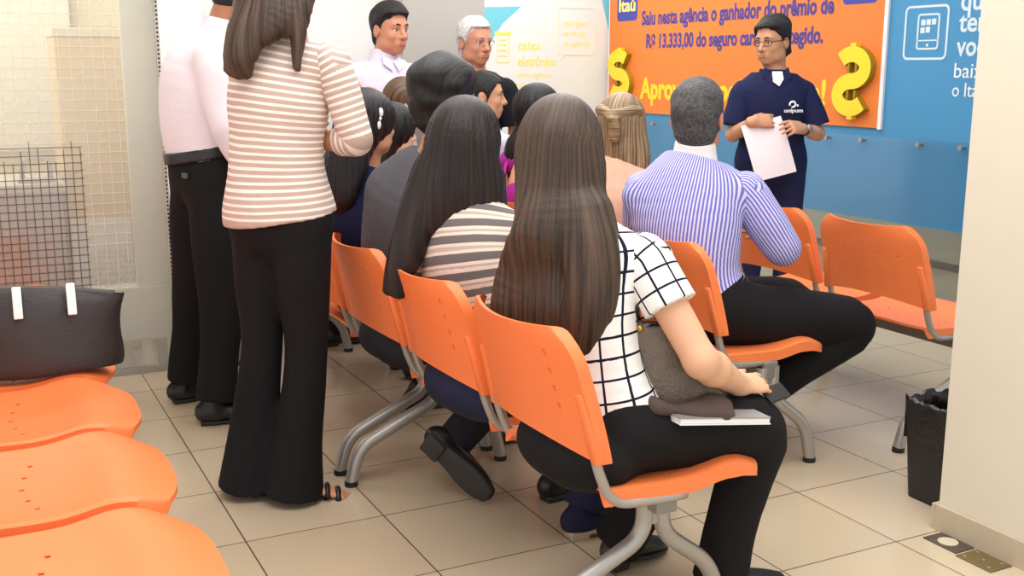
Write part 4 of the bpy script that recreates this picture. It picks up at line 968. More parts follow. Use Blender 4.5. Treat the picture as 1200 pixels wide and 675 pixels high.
# --- the woman in navy with a white hair clip
def navy_woman():
    P = Person('person', (1.2, .93, 0), False)
    P.root['label'] = 'woman in a navy dress with a white clip in her black hair'; P.root['category'] = 'person'
    P.torso((1.17, .93, .545), (1.165, .93, 1.03), right_dir(5), right_dir(20), mid=(1.13, .93, .78), w=1.06)
    P.arms((1.215, .785, .965), (1.20, .73, .71), (1.42, .80, .62), (1.08, 1.08, .955), (1.10, 1.15, .71), (1.38, 1.05, .62))
    P.legs(*seat_legs(1.0, .93, anR=(1.40, .98, .085)))
    hd = Head((1.185, .905, 1.19), face_dir(20), .96)
    P.body(SKIN_A, hd, {'R': dict(d=(.9, .2, -.1), n=(0, 0, -1)), 'L': dict(d=(.9, -.2, -.1), n=(0, 0, -1))}, h=.007); hd.face(P.root)
    P.shirt(cloth('navy_cotton', (30, 34, 66)), infl=.012, t0=-.10, seed=12, sleeve=.0, h=.007)
    P.trousers(MATS['navy_cotton'], seed=13, t1=.2, hem=.75, r=(.11, .09, .08, .085)); P.shoe('R', (1, 0, 0), k=.9); P.shoe('L', (1, 0, 0), k=.9)
    z = V3(0, 0, 1); b = hd.c * V3(1, 1, 0) - face_dir(20) * .05
    dr = [(b + z * 1.23, right_dir(20), .09, .09), (b - V3(.03, 0, 0) + z * 1.13, right_dir(20), .11, .07), (b - V3(.07, 0, 0) + z * 1.03, right_dir(20), .12, .05), (b - V3(.10, 0, 0) + z * .93, right_dir(20), .11, .035), (b - V3(.10, 0, 0) + z * .86, right_dir(20), .07, .02)]
    hr = long_hair(hd, P.root, M['hair_black'], dr, seed=15, h=.0055, faceR=(.085, .085, .12))
    cpos = hd.p(-.035, -.102, .030); mb = MB()
    for e in (-1, 1): mb.sphere(cpos + hd.u * e * .022 + hd.f * e * .006, .016, 12, sc=(.7, .55, 1.2), R=hd.R)
    mb.sphere(cpos, .009, 10); mb.build('hair_clip', M['white'], hr, True)
navy_woman()

# --- two women further along the same bench
def far_women():
    P = Person('person', (1.25, 1.50, 0), False)
    P.root['label'] = 'woman with long plain black hair leaning forward beyond the navy-dressed woman'; P.root['category'] = 'person'
    P.torso((1.19, 1.50, .545), (1.390, 1.375, .975), right_dir(5), right_dir(15), mid=(1.25, 1.46, .78))
    P.arms((1.43, 1.21, .90), (1.50, 1.18, .68), (1.64, 1.30, .62), (1.37, 1.52, .90), (1.45, 1.56, .68), (1.62, 1.46, .62))
    P.legs(*seat_legs(1.0, 1.52))
    hd = Head((1.435, 1.32, 1.135), face_dir(10), .94)
    P.body(SKIN_B, hd, {'R': dict(d=(.9, .2, -.1), n=(0, 0, -1)), 'L': dict(d=(.9, -.2, -.1), n=(0, 0, -1))}, h=.008); hd.face(P.root)
    P.shirt(cloth('black_cotton', (28, 27, 30)), seed=17, sleeve=.3, h=.008); P.trousers(M['black_trouser'], seed=18, h=.009); P.shoe('R', (1, 0, 0), k=.9); P.shoe('L', (1, 0, 0), k=.9)
    z = V3(0, 0, 1); b = hd.c * V3(1, 1, 0) - V3(.045, 0, 0)
    long_hair(hd, P.root, M['hair_black'], [(b + z * 1.155, right_dir(10), .08, .08), (b - V3(.03, 0, 0) + z * 1.06, right_dir(10), .095, .07), (b - V3(.07, 0, 0) + z * .97, right_dir(10), .095, .045), (b - V3(.12, -.02, 0) + z * .88, right_dir(10), .085, .03)], seed=19, h=.006)
    P = Person('person', (1.3, 2.12, 0), False)
    P.root['label'] = 'woman in a black top with a blond-ended ponytail, furthest along the middle benches'; P.root['category'] = 'person'
    P.torso((1.22, 2.12, .545), (1.63, 1.90, 1.075), right_dir(5), right_dir(12), mid=(1.36, 2.05, .82))
    P.arms((1.66, 1.74, .99), (1.74, 1.72, .75), (1.80, 1.84, .62), (1.62, 2.06, .99), (1.70, 2.10, .76), (1.80, 2.00, .63))
    P.legs(*seat_legs(1.0, 2.10, anR=(1.42, 2.18, .085)))
    hd = Head((1.695, 1.855, 1.245), face_dir(-5), .94)
    P.body(SKIN_B, hd, {'R': dict(d=(.7, .2, -.3), n=(0, 0, -1)), 'L': dict(d=(.7, -.2, -.3), n=(0, 0, -1))}, h=.008); hd.face(P.root)
    P.shirt(MATS['black_cotton'], seed=21, sleeve=.3, h=.008); P.trousers(M['black_trouser'], seed=22, h=.009); P.shoe('R', (1, 0, 0), k=.9); P.shoe('L', (1, 0, 0), k=.9)
    hr = short_hair(hd, P.root, M['hair_chestnut'], thick=.012, seed=23, h=.005, wild=.002, ears=False)
    S = Solid(); S.loft(Loft([(hd.p(-.105, 0, .02), hd.l, .022, .022), (hd.p(-.150, 0, .0), hd.l, .030, .026), (hd.p(-.165, 0, -.06), hd.l, .028, .022), (hd.p(-.155, 0, -.13), hd.l, .012, .010)], 4), .01)
    build_solid('ponytail', S, .005, M['hair_blonde'], hr, lambda v: np.stack([(v[:, 1]) * 1.0, v[:, 2], v[:, 0]], 1))
    MB().tube([hd.p(-.10, 0, .02), hd.p(-.118, 0, .018)], .024, 14).build('hair_band', M['cap'], hr, True)
far_women()

# --- second row: profile man, magenta woman, blond woman
def second_row():
    P = Person('person', (2.2, 1.88, 0), True)
    P.root['label'] = 'dark-haired man in a lavender shirt, head turned in profile to the right'; P.root['category'] = 'person'
    P.torso((2.22, 1.90, .545), (2.185, 2.01, 1.10), right_dir(5), right_dir(-5), mid=(2.18, 1.95, .82))
    P.arms((2.22, 1.80, 1.02), (2.24, 1.74, .76), (2.48, 1.85, .64), (2.24, 2.18, 1.02), (2.26, 2.22, .76), (2.5, 2.08, .64))
    P.legs(*seat_legs(2.05, 1.90)); hd = Head((2.195, 2.02, 1.265), face_dir(-24), 1.0)
    P.body(SKIN_A, hd, {'R': dict(d=(.9, .2, -.1), n=(0, 0, -1)), 'L': dict(d=(.9, -.2, -.1), n=(0, 0, -1))}, h=.0065); hd.face(P.root)
    P.shirt(cloth('lavender_cotton', (206, 200, 224)), seed=25, sleeve=.9, h=.008); P.collar(MATS['lavender_cotton']); P.trousers(M['black_trouser'], seed=26, h=.009); P.shoe('R', (1, 0, 0)); P.shoe('L', (1, 0, 0))
    short_hair(hd, P.root, M['hair_crop'], thick=.014, seed=27, h=.005)
    P = Person('person', (2.2, 1.35, 0), False)
    P.root['label'] = 'black-haired woman in a magenta sleeveless top with a bare upper back'; P.root['category'] = 'person'
    P.torso((2.22, 1.36, .545), (2.20, 1.45, 1.045), right_dir(5), right_dir(15), mid=(2.16, 1.41, .78), w=1.06)
    P.arms((2.24, 1.28, .965), (2.26, 1.20, .72), (2.48, 1.3, .62), (2.14, 1.60, .965), (2.16, 1.66, .72), (2.45, 1.55, .62))
    P.legs(*seat_legs(2.05, 1.32)); hd = Head((2.225, 1.475, 1.205), face_dir(5), .96)
    P.body(SKIN_B, hd, {'R': dict(d=(.9, .2, -.1), n=(0, 0, -1)), 'L': dict(d=(.9, -.2, -.1), n=(0, 0, -1))}, h=.0065); hd.face(P.root)
    mg = cloth('magenta_satin', (168, 44, 150), rough=.5); P.shirt(mg, infl=.010, t0=-.1, t1=.55, seed=28, sleeve=0, h=.007)
    for sd in 'RL':
        MB_ = MB()
        a = P.arm[sd][0]; c0 = P.spine(.62) + (a - P.spine(.86)) * .55; MB_.tube([c0 - face_dir(15) * .10, c0 * .4 + a * .6 - face_dir(15) * .055 + V3(0, 0, .045), a * .75 + P.neck * .25 + V3(0, 0, .035), c0 * .5 + a * .5 + face_dir(15) * .07, c0 + face_dir(15) * .09], .009, 10, fillet=.04); MB_.build('shoulder_strap', mg, P.root, True)
    P.trousers(M['black_trouser'], seed=29, h=.009); P.shoe('R', (1, 0, 0), k=.9); P.shoe('L', (1, 0, 0), k=.9)
    z = V3(0, 0, 1); b = hd.c * V3(1, 1, 0) - V3(.03, 0, 0)
    long_hair(hd, P.root, M['hair_black'], [(b + z * 1.22, right_dir(10), .085, .085), (b + z * 1.12, right_dir(10), .105, .075), (b + V3(-.045, .03, 0) + z * 1.03, right_dir(20), .095, .05), (b + V3(-.06, .07, 0) + z * .96, right_dir(20), .065, .035), (b + V3(-.06, .10, 0) + z * .90, right_dir(20), .03, .02)], seed=30, h=.0055)
    P = Person('person', (2.2, .74, 0), False)
    P.root['label'] = 'woman with blond-streaked half-up hair seated between the magenta-topped woman and the grey-haired man'; P.root['category'] = 'person'
    P.torso((2.22, .72, .545), (2.24, .79, 1.015), right_dir(8), right_dir(35), mid=(2.18, .75, .78))
    P.arms((2.31, .64, .935), (2.34, .58, .70), (2.52, .72, .62), (2.13, .91, .935), (2.15, .97, .70), (2.42, .92, .62))
    P.legs(*seat_legs(2.05, .72)); hd = Head((2.26, .805, 1.175), face_dir(35), .96)
    P.body(SKIN_B, hd, {'R': dict(d=(.9, .2, -.1), n=(0, 0, -1)), 'L': dict(d=(.9, -.2, -.1), n=(0, 0, -1))}, h=.0065); hd.face(P.root)
    P.shirt(cloth('peach_cotton', (222, 176, 150)), seed=32, sleeve=.3, h=.007, t1=.9); P.trousers(M['black_trouser'], seed=33, h=.009); P.shoe('R', (1, 0, 0), k=.9); P.shoe('L', (1, 0, 0), k=.9)
    q = lambda off, s_: hd.c * V3(1, 1, 0) - AW * off + IR * s_
    hr = long_hair(hd, P.root, M['hair_blonde'], [(q(-.01, 0) + z * 1.20, IR, .085, .085), (q(.03, .01) + z * 1.12, IR, .098, .075), (q(.055, .035) + z * 1.04, IR, .085, .055), (q(.065, .06) + z * .97, IR, .055, .035), (q(.07, .075) + z * .91, IR, .025, .018)], seed=34, h=.005, thick=.014)
    S = Solid(); S.loft(Loft([(hd.p(-.02, .095, .06), hd.u, .022, .018), (hd.p(-.075, .065, .065), hd.u, .024, .020), (hd.p(-.120, .005, .045), hd.u, .022, .020), (hd.p(-.125, -.02, .0), hd.l, .026, .018), (hd.p(-.120, -.02, -.06), hd.l, .020, .014)], 5), .01)
    S.loft(Loft([(hd.p(-.02, -.092, .06), hd.u, .020, .016), (hd.p(-.075, -.065, .062), hd.u, .022, .018), (hd.p(-.120, -.005, .045), hd.u, .020, .018)], 5), .01); S.disp = folds(40, .003, (40, 70))
    build_solid('hair_twist', S, .0045, M['hair_blonde'], hr, lambda v: np.stack([(v - hd.c) @ hd.u, (v - hd.c) @ hd.l, (v - hd.c) @ hd.f], 1))
second_row()

# --- grey-haired man in the violet striped shirt
def grey_man():
    P = Person('person', (2.25, .09, 0), True)
    P.root['label'] = 'grey-haired man in a violet and white pinstriped shirt, seated with his back to the room'; P.root['category'] = 'person'
    P.torso((2.185, .085, .545), (2.160, .150, 1.075), right_dir(10), right_dir(40), mid=(2.115, .12, .80), w=1.16, dep=1.12)
    P.arms((2.290, .005, .965), (2.405, -.075, .765), (2.54, .12, .78), (2.02, .275, .950), (2.10, .39, .74), (2.36, .36, .74))
    P.legs(*seat_legs(2.01, .06, kneeR=(2.69, -.14, .465), kneeL=(2.68, .17, .48), anR=(2.26, -.04, .16), anL=(2.40, .16, .12), z=.545))
    hd = Head((2.165, .148, 1.228), face_dir(46), 1.10)
    P.body(SKIN_D, hd, {'R': dict(d=(-.2, .95, .1), n=(-.9, -.2, 0)), 'L': dict(d=(.6, -.6, .1), n=(-.5, -.6, 0))}, h=.0055); hd.face(P.root, GREYBROW)
    pin = stripe_mat('violet_pinstripe', (112, 112, 196), (212, 208, 238), .0125, .5, 'u')
    pin2 = stripe_mat('violet_pinstripe_yoke', (128, 126, 204), (206, 202, 236), .0125, .55, 'v')
    P.shirt(pin, infl=.016, t0=-.05, seed=36, sleeve=.72, sleeve_r=(.078, .074, .064, .052), amp=.005, h=.0052, sleeve_mat=pin, yoke=.06)
    P.collar(mat('white_collar_cotton', (244, 240, 238), rough=.8), r=.072, ht=.072)
    P.trousers(M['black_trouser'], r=(.120, .094, .075, .066), seed=38, t1=.14, belt=M['black_leather'], hem=.9)
    P.shoe('R', (.75, -.1, -.5), up=(.5, 0, .8)); P.shoe('L', (.8, 0, -.35), up=(.3, 0, .9))
    short_hair(hd, P.root, M['hair_grey'], thick=.012, back=-.080, seed=39, h=.0042, vol=.006, wild=.003)
grey_man()

# --- the standing woman in fine stripes
def standing_woman():
    P = Person('person', (.63, .29, 0), False)
    P.root['label'] = 'standing woman with arms crossed in a fine striped top and flared black trousers'; P.root['category'] = 'person'
    lat = right_dir(55)
    P.torso((.655, .27, .955), (.695, .255, 1.485), lat, lat, mid=(.655, .265, 1.22), w=.97, prof=[(-.11, .150, .115), (0.0, .162, .118), (.22, .140, .105), (.45, .136, .105), (.66, .150, .112), (.84, .135, .090), (1.0, .062, .058)])
    P.arms((.800, .155, 1.420), (.872, .130, 1.185), (.76, .345, 1.175), (.585, .360, 1.425), (.615, .500, 1.17), (.765, .335, 1.215))
    P.legs(V3(.705, .215, .93), V3(.712, .225, .52), V3(.665, .255, .085), V3(.61, .33, .93), V3(.598, .345, .52), V3(.548, .375, .085))
    hd = Head((.705, .255, 1.668), face_dir(42), .97)
    P.body(SKIN_A, hd, {'R': dict(d=(-.8, .5, .1), n=(-.4, -.6, .3), curl=.3), 'L': dict(d=(.42, -.90, .05), n=(-.6, -.3, .1), curl=.30, thumb=(.6, .5, .3))}, h=.0055); hd.face(P.root)
    tp = stripe_mat('fine_taupe_stripes', (198, 172, 158), (246, 236, 228), .0212, .60, 'v', wob=.004)
    P.shirt(tp, infl=.014, t0=-.055, seed=42, sleeve=.66, sleeve_r=(.060, .056, .050, .048), amp=.0035, h=.0052, flare=.03)
    P.trousers(M['black_trouser'], r=(.098, .066, .078, .102), seed=44, t1=.12, hem=1.13, amp=.003, h=.006)
    for sd, tt in (('R', nrm(V3(.95, -.25, -.12))), ('L', nrm(V3(.9, .3, -.12)))):
        a = P.leg[sd][2]; lt = np.cross(tt, V3(0, 0, 1)); b = V3(a[0], a[1], 0) + tt * -.045
        S = Solid(); S.loft(Loft([(b + V3(0, 0, .075), lt, .028, .028), (b + tt * .07 + V3(0, 0, .058), lt, .030, .026), (b + tt * .15 + V3(0, 0, .034), lt, .036, .016), (b + tt * .195 + V3(0, 0, .028), lt, .034, .013)], 4), .01)
        for i in range(5): S.cone(b + tt * .185 + lt * (i - 2) * .014 + V3(0, 0, .026), b + tt * (.222 - abs(i - 1) * .006) + lt * (i - 2) * .014 + V3(0, 0, .021), .008, .007, .004)
        ft = build_solid('foot', S, .0042, SKIN_A, P.root)
        mb = MB(); m2 = [(b + tt * x + V3(0, 0, zz), lt) for x, zz in ((-.03, .052), (.03, .050), (.09, .030), (.15, .012), (.225, .010))]
        T = Solid(); T.loft(Loft([(p, lt, .034, .008) for p, _ in m2], 4), .005); T.cone(b - tt * .015 + V3(0, 0, .05), b - tt * .015 + V3(0, 0, .006), .016, .008, .01); T.cut((0, 0, .001), (0, 0, -1))
        sd_ = build_solid('sandal', T, .0042, M['black_leather'], P.root)
        for x, zz, r_ in ((.185, .034, .011), (.15, .046, .010), (.03, .088, .008)):
            mb = MB(); mb.tube([b + tt * x - lt * .038 + V3(0, 0, zz - .022), b + tt * x - lt * .022 + V3(0, 0, zz + .006), b + tt * x + lt * .022 + V3(0, 0, zz + .006), b + tt * x + lt * .038 + V3(0, 0, zz - .022)], r_, 8, fillet=.02); mb.build('sandal_strap', M['black_leather'], sd_, True)
    q = lambda px, off: V3(.682 + (px - 330) * .00238, .259 - (px - 330) * .0012, 0) - AW * off
    z = V3(0, 0, 1)
    dr = [(q(330, -.01) + z * 1.70, IR, .095, .09), (q(326, .05) + z * 1.62, IR, .115, .075), (q(318, .10) + z * 1.56, IR, .100, .050), (q(302, .13) + z * 1.50, IR, .066, .036), (q(294, .145) + z * 1.44, IR, .052, .028), (q(289, .14) + z * 1.39, IR, .044, .018)]
    ex = [[(q(350, .03) + z * 1.65, IR, .05, .06), (q(356, .09) + z * 1.56, IR, .032, .04), (q(357, .12) + z * 1.49, IR, .023, .025), (q(354, .125) + z * 1.405, IR, .012, .014)]]
    long_hair(hd, P.root, M['hair_brown'], dr, ex, seed=46, h=.0048, thick=.016)
standing_woman()

# --- standing man in the white shirt
def white_shirt_man():
    P = Person('person', (.62, 1.34, 0), True)
    P.root['label'] = 'standing man in a white long-sleeved shirt and black trousers beside the left glass'; P.root['category'] = 'person'
    lat = right_dir(12)
    P.torso((.660, 1.335, .985), (.715, 1.310, 1.525), lat, lat, mid=(.635, 1.340, 1.27), w=1.05, dep=1.16)
    P.arms((.650, 1.155, 1.440), (.675, 1.105, 1.18), (.775, 1.12, .98), (.67, 1.50, 1.44), (.70, 1.56, 1.19), (.86, 1.50, 1.02))
    P.legs(V3(.665, 1.25, .96), V3(.66, 1.22, .52), V3(.605, 1.175, .09), V3(.64, 1.43, .96), V3(.60, 1.48, .52), V3(.555, 1.535, .09))
    hd = Head((.785, 1.295, 1.725), face_dir(8), 1.02)
    P.body(SKIN_C, hd, {'R': dict(d=(.5, .25, -.8), n=(0, 1, 0), curl=.4), 'L': dict(d=(.7, -.4, -.5), n=(0, -1, 0), curl=.4)}, h=.006); hd.face(P.root)
    wh = cloth('white_cotton', (240, 232, 238), noise=.02, bump=.4, bscale=14)
    P.shirt(wh, infl=.014, t0=.12, seed=52, sleeve=.93, sleeve_r=(.070, .066, .055, .042), amp=.006, h=.0058, flare=.0, cuffs=wh)
    P.collar(wh, r=.068, ht=.070)
    tie = MB(); f0 = P.neck + hd.f * .075
    tie.frame_box(f0 + V3(.01, 0, -.035), hd.l, hd.f, hd.u, .020, .012, .018, 0, .006); tie.build('lanyard', cloth('blue_ribbon', (96, 120, 206)), P.root)
    P.trousers(M['black_trouser'], r=(.118, .092, .078, .080), seed=54, t1=.19, hem=.98, belt=M['black_leather'], amp=.005)
    P.shoe('R', (.96, -.25, 0), k=1.05); P.shoe('L', (1, .05, 0), k=1.05)
    b = P.spine(.0) - face_dir(12) * .150 + lat * .06
    MB().frame_box(P.spine(.02) + lat * .10 - face_dir(12) * .145, lat, face_dir(12), V3(0, 0, 1), .022, .004, .010, 0, .002).build('pocket_label', mat('grey_patch', (92, 90, 88), rough=.7), P.root)
    short_hair(hd, P.root, M['hair_crop'], thick=.012, seed=55)
white_shirt_man()

# --- the two men standing at the back
def back_men():
    P = Person('person', (1.8, 2.42, 0), True)
    P.root['label'] = 'dark-haired man in a pale lavender shirt with folded arms, standing by the white wall'; P.root['category'] = 'person'
    f = nrm(V3(.28, -.96, 0)); lat = np.cross(f, V3(0, 0, 1))
    P.torso((1.80, 2.40, .95), (1.785, 2.375, 1.440), lat, lat, mid=(1.79, 2.40, 1.2), w=1.1)
    P.arms((1.610, 2.355, 1.365), (1.585, 2.235, 1.215), (1.85, 2.165, 1.295), (1.955, 2.43, 1.365), (1.99, 2.30, 1.21), (1.72, 2.185, 1.245))
    P.legs(V3(1.71, 2.40, .93), V3(1.71, 2.38, .50), V3(1.71, 2.42, .09), V3(1.88, 2.42, .93), V3(1.88, 2.42, .50), V3(1.89, 2.46, .09))
    hd = Head((1.812, 2.345, 1.600), nrm(V3(.36, -.92, -.04)), 1.04)
    P.body(SKIN_D, hd, {'R': dict(d=(.9, -.1, .1), n=(0, .9, -.3), curl=.3), 'L': dict(d=(-.9, .1, .1), n=(0, .9, -.3), curl=.3)}, h=.0055); hd.face(P.root)
    sh = cloth('pale_lavender_cotton', (226, 218, 234), noise=.02)
    P.shirt(sh, infl=.013, t0=-.08, seed=60, sleeve=.50, sleeve_r=(.070, .064, .056, .05), h=.006); P.collar(sh, r=.068, ht=.060)
    for e in (-1, 1):
        mb = MB(); mb.prism([(0, 0), (e * .055, .035), (e * .065, -.015), (e * .02, -.055)], P.neck + f * .080 + V3(0, 0, .000), -lat, nrm(V3(0, 0, 1) - f * .5), f, .008); mb.build('collar_point', sh, P.root)
    P.trousers(M['black_trouser'], seed=61, t1=.08, hem=1.05, h=.008); P.shoe('R', f); P.shoe('L', f)
    short_hair(hd, P.root, M['hair_crop'], thick=.015, seed=62, vol=.012, front=.010, wild=.004)
    P = Person('person', (2.34, 2.46, 0), True)
    P.root['label'] = 'white-haired older man in a black tee shirt standing by the grey pillar'; P.root['category'] = 'person'
    f = nrm(V3(.16, -1, 0)); lat = np.cross(f, V3(0, 0, 1))
    P.torso((2.34, 2.47, .93), (2.335, 2.435, 1.385), lat, lat, mid=(2.335, 2.46, 1.16), w=1.12, dep=1.1)
    P.arms((2.165, 2.42, 1.295), (2.11, 2.43, 1.05), (2.15, 2.32, .84), (2.495, 2.36, 1.285), (2.545, 2.34, 1.06), (2.44, 2.30, .86))
    P.legs(V3(2.25, 2.46, .91), V3(2.25, 2.45, .49), V3(2.24, 2.47, .09), V3(2.42, 2.48, .91), V3(2.43, 2.48, .49), V3(2.44, 2.50, .09))
    hd = Head((2.328, 2.41, 1.545), nrm(V3(.22, -.95, -.06)), 1.02)
    P.body(SKIN_D, hd, {'R': dict(d=(.3, -.3, -.8), n=(.8, 0, 0), curl=.4), 'L': dict(d=(-.6, -.4, -.6), n=(-.4, .5, 0), curl=.4)}, h=.0055); hd.face(P.root, GREYBROW)
    P.shirt(cloth('black_jersey', (26, 26, 30)), infl=.014, t0=-.08, seed=64, sleeve=.42, sleeve_r=(.070, .078, .08, .05), h=.006)
    mb = MB(); mb.frame_box(P.spine(.70) + f * .142 + lat * -.03, lat, V3(0, 0, 1), f, .055, .045, .003, 0, .002); mb.build('shirt_print', mat('dark_grey_print', (74, 76, 84), rough=.7), P.root)
    P.trousers(MATS['navy_denim'], seed=65, t1=.08, hem=1.05, h=.008); P.shoe('R', f); P.shoe('L', f)
    short_hair(hd, P.root, M['hair_white'], thick=.015, seed=66, front=.016, vol=.006)
    gl = MB()
    for e in (-1, 1): gl.tube([hd.p(.100, e * .032 + .024 * math.cos(a), .004 + .016 * math.sin(a)) for a in np.linspace(0, 2 * math.pi, 19)], .0016, 6); gl.tube([hd.p(.099, e * .056, .006), hd.p(.06, e * .078, .008), hd.p(-.01, e * .084, .010)], .0016, 6)
    gl.tube([hd.p(.100, -.008, .008), hd.p(.102, .008, .008)], .0016, 6); gl.build('glasses', M['steel'], P.root, True)
back_men()

# --- the speaker
def speaker():
    P = Person('person', (3.63, 1.5, 0), True)
    P.root['label'] = 'speaker in a navy polo shirt and glasses holding a sheet before the orange banner'; P.root['category'] = 'person'
    f = nrm(V3(-.50, -.866, 0)); lat = np.cross(f, V3(0, 0, 1)); z = V3(0, 0, 1)
    P.torso((3.635, 1.475, .93), (3.635, 1.485, 1.380), lat, lat, mid=(3.63, 1.48, 1.16), w=1.02, dep=1.05)
    P.arms((3.490, 1.55, 1.285), (3.430, 1.545, 1.065), (3.425, 1.375, 1.140), (3.780, 1.41, 1.285), (3.835, 1.345, 1.07), (3.650, 1.265, 1.105))
    P.legs(V3(3.56, 1.52, .91), V3(3.555, 1.50, .49), V3(3.555, 1.53, .09), V3(3.72, 1.44, .91), V3(3.725, 1.42, .49), V3(3.73, 1.45, .09))
    hd = Head((3.606, 1.470, 1.545), nrm(V3(-.98, -.28, -.10)), .98)
    bd = P.body(SKIN_A, hd, {'R': dict(d=(.80, -.25, .05), n=(.25, .75, -.5), curl=.42, thumb=(.7, .4, .4)), 'L': dict(d=(-.86, -.30, .12), n=(-.2, .75, -.6), curl=.42, thumb=(.7, .4, .4))}, h=.005); hd.face(P.root)
    nv = cloth('navy_pique', (32, 36, 72)); P.shirt(nv, infl=.014, t0=-.22, seed=70, sleeve=.44, sleeve_r=(.066, .074, .076, .05), h=.0055, flare=.02)
    P.collar(nv, r=.070, ht=.026)
    for e in (-1, 1):
        mb = MB(); mb.prism([(e * .020, -.004), (e * .060, .036), (e * .074, -.020), (e * .040, -.056)], P.neck + f * .082 + z * .004, -lat, nrm(z - f * .5), f, .010); mb.build('collar_point', nv, P.root)
    mb = MB(); mb.prism([(-.026, .016), (.026, .016), (.030, -.030), (.006, -.072), (-.024, -.045)], P.neck + f * .100 + z * .000, -lat, nrm(z - f * .62), f, .008); mb.build('undershirt', M['white'], P.root)
    # white emblem on the chest, his left
    o = P.spine(.60) + f * .150 - lat * .075; el = nrm(-lat * 1.0 + f * -.28)
    mb = MB(); q = lambda a, b: o + el * a + z * b
    mb.tube([q(.004 + .016 * math.cos(a), .022 + .014 * math.sin(a)) for a in np.linspace(-1.9, 3.6, 16)], .0055, 8); mb.sphere(q(.032, .016), .0065, 8)
    mb.build('emblem', M['white'], P.root, True)
    text_obj('emblem_lettering', 'unipum', .105, .020, q(-.042, -.018), el, z, M['white'], P.root, depth=.002, bold=.03)
    P.trousers(cloth('dark_blue_denim', (38, 42, 78)), seed=72, t1=.05, hem=1.05, h=.007); P.shoe('R', f); P.shoe('L', f)
    short_hair(hd, P.root, M['hair_crop'], thick=.018, seed=73, vol=.012, front=.012, wild=.008)
    gl = MB(); gm = mat('dark_metal_frame', (60, 48, 42), rough=.3, metal=.6)
    for e in (-1, 1): gl.tube([hd.p(.100 - .006 * abs(math.cos(a)), e * .033 + .025 * math.cos(a), .000 + .015 * math.sin(a)) for a in np.linspace(0, 2 * math.pi, 19)], .0018, 6); gl.tube([hd.p(.094, e * .057, .006), hd.p(.055, e * .078, .008), hd.p(-.01, e * .084, .010)], .0022, 6)
    gl.tube([hd.p(.100, -.009, .005), hd.p(.104, 0, .008), hd.p(.100, .009, .005)], .0018, 6); gl.build('glasses', gm, P.root, True)
    a, b = P.arm['L'][1], P.arm['L'][2]; d = nrm(b - a); c = b - d * .028; w_ = MB(); w_.tube([c - d * .010, c + d * .010], .0325, 20); wo = w_.build('wristwatch', M['cap'], P.root, True)
    fo_ = nrm(V3(-.45, -.85, .3)); fo_ = nrm(fo_ - d * (fo_ @ d)); MB().tube([c + fo_ * .026, c + fo_ * .038], .019, 18).build('watch_face', M['steel'], wo, True)
    return P
speaker()
sa = nrm(V3(.80, -.40, .25)); sb = nrm(np.cross(sa, V3(-.42, -.86, .25))); 
if sb[2] > 0: sb = -sb
sn = np.cross(sa, sb); pcn = V3(3.485, 1.315, 1.005)
vs, fs = [], []
for i in range(13):
    for j in range(13):
        a, b = (i / 12 - .5) * .215, (j / 12 - .5) * .30; vs.append(pcn + sa * a + sb * b + sn * (.012 * math.sin(a * 12) + .02 * (b / .15) ** 2 * .5))
fs = [(i * 13 + j, (i + 1) * 13 + j, (i + 1) * 13 + j + 1, i * 13 + j + 1) for i in range(12) for j in range(12)]
n0 = len(vs); vs += [v + sn * .0006 for v in vs]; fs += [tuple(n0 + k for k in q[::-1]) for q in fs]
tag(link_mesh('paper_sheet', vs, fs, mat('white_paper', (246, 236, 240), rough=.6, noise=.01), None, True, tuple(pcn)), 'white sheet of paper held by the speaker in the navy polo', 'paper')

# ------------------------------------------------------------------ tote bag, bin, floor boxes
tb = thing('tote_bag', 'large black leather tote bag with white strap tabs on the left orange bench', 'bag', (-.06, .555, .45))
tl = mat('black_brown_leather', (48, 43, 43), rough=.40, noise=.12, nscale=30, bump=.14, bscale=110)
S = Solid(); tc_ = V3(-.055, .535, 0); bx = nrm(V3(.99, -.04, 0)); z = V3(0, 0, 1)
S.loft(Loft([(tc_ + z * .462, bx, .235, .085), (tc_ + z * .50, bx, .25, .090), (tc_ + z * .59, bx, .25, .070), (tc_ + z * .67, bx, .258, .045), (tc_ + z * .728 + bx * .005, bx + z * .07, .264, .022)], 5, (True, True)), .02)
by = np.cross(z, bx)
S.disp = folds(81, .010, (4, 9)); build_solid('body', S, .006, tl, tb)
for e in (-.055, .098):
    MB().frame_box(tc_ + bx * e - by * .070 + z * .700, bx, nrm(by * -1 + z * .35), nrm(z - by * -.35), .013, .004, .050, 0, .003).build('strap_tab', M['white'], tb)
mb = MB(); mb.tube([tc_ + bx * -.055 + by * .030 + z * .722, tc_ + bx * -.05 + by * .050 + z * .70, tc_ + bx * .02 + by * .085 + z * .60, tc_ + bx * .09 + by * .050 + z * .70, tc_ + bx * .098 + by * .030 + z * .722], .007, 10, fillet=.05); mb.build('handle', tl, tb, True)

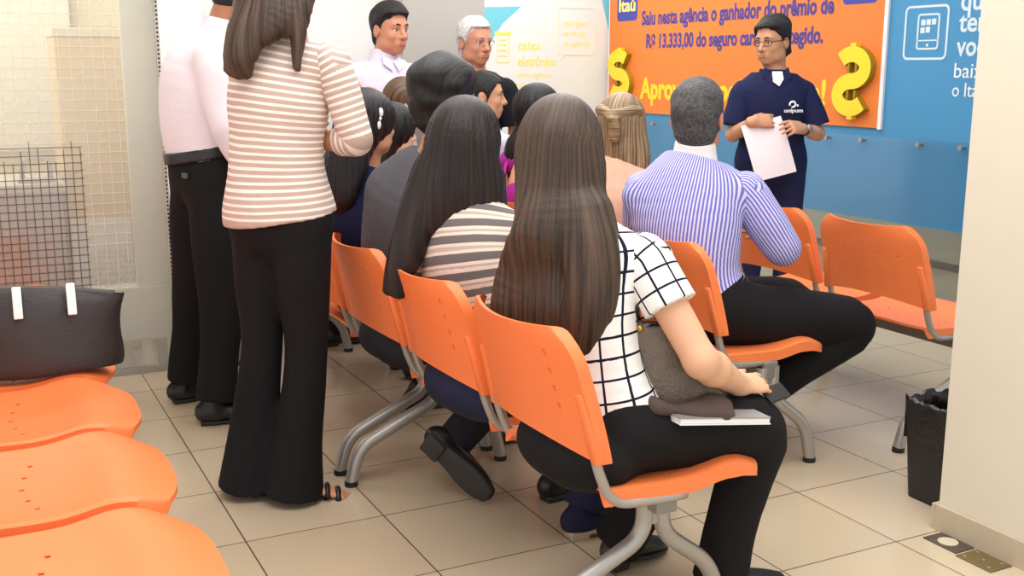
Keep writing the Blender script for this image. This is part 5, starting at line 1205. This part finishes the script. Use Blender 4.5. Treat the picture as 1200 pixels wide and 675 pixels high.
bn = thing('waste_bin', 'black waste bin lined with a black plastic bag beside the cream column', 'bin', (2.61, -.71, 0))
bw = mat('black_bin_plastic', (26, 26, 27), rough=.45)
def tapered(cx, cy, z0, z1, w0, d0, w1, d1, wall, bottom=True):
    def ringv(w, d, z, r=.03):
        p = []
        for (sx, sy, a0) in ((1, 1, 0), (-1, 1, 90), (-1, -1, 180), (1, -1, 270)):
            for k in range(5): a = math.radians(a0 + 22.5 * k); p.append((cx + sx * (w / 2 - r) + r * math.cos(a), cy + sy * (d / 2 - r) + r * math.sin(a), z))
        return p
    rs = [ringv(w0, d0, z0), ringv(w1, d1, z1), ringv(w1 - wall * 2, d1 - wall * 2, z1), ringv(w0 - wall * 2, d0 - wall * 2, z0 + .01)]; n = len(rs[0]); mb = MB()
    vs = [v for r in rs for v in r]; fs = [(i * n + k, i * n + (k + 1) % n, (i + 1) * n + (k + 1) % n, (i + 1) * n + k) for i in range(3) for k in range(n)]
    fs += [tuple(range(n))[::-1], tuple(3 * n + k for k in range(n))]; return mb.add(vs, fs)
smooth_angle(tapered(2.61, -.71, 0, .335, .20, .19, .25, .22, .006).build('body', bw, bn), 40)
lm = mat('black_bin_liner', (20, 20, 21), rough=.28, spec=.6, bump=.5, bscale=40)
rs = []; r_ = random.Random(3); n = 48
prof = [(.20, 1.035), (.27, 1.05), (.325, 1.07), (.345, 1.06), (.338, .96), (.30, .90), (.22, .86), (.10, .80)]
vs = []
for (zz, sc_) in prof:
    for k in range(n):
        a = 2 * math.pi * k / n; ca, sa_ = math.cos(a), math.sin(a); sq = max(abs(ca), abs(sa_)) ** .82; w_, d_ = .117 * (1 + .1 * (zz - .33)) , .104
        j = 1 + r_.uniform(-.018, .018); dz = r_.uniform(-.012, .012) + (.02 * math.sin(3 * a) if zz < .21 else 0); vs.append((2.61 + ca / sq * w_ * sc_ * j, -.71 + sa_ / sq * d_ * sc_ * j, zz + dz))
fs = [(i * n + k, i * n + (k + 1) % n, (i + 1) * n + (k + 1) % n, (i + 1) * n + k) for i in range(len(prof) - 1) for k in range(n)]
MB().add(vs, fs).build('liner', lm, bn, True)

p1 = thing('floor_box', 'dark grey floor socket plate with a round cream lid beside the column', 'floor box', (2.355, -.96, 0))
MB().box((2.292, -1.022, 0.0), (2.372, -.898, .004), bev=.001).build('plate', mat('dark_grey_metal', (92, 84, 76), rough=.4, metal=.4), p1)
MB().tube([(2.332, -.958, .004), (2.332, -.958, .006)], .030, 24).build('lid', mat('cream_lid', (206, 196, 168), rough=.4), p1)
p2 = thing('floor_box', 'olive brass blank floor plate nearest the camera beside the column', 'floor box', (2.33, -1.09, 0))
MB().box((2.280, -1.155, 0.0), (2.370, -1.032, .004), bev=.001).build('plate', mat('worn_brass', (128, 112, 72), rough=.45, metal=.5, noise=.25, nscale=50), p2)
for (xx, yy) in ((2.296, -1.05), (2.352, -1.05), (2.296, -1.135), (2.352, -1.135), (2.325, -1.093)): MB().tube([(xx, yy, .004), (xx, yy, .006)], .005, 10).build('screw', M['steel'], p2)
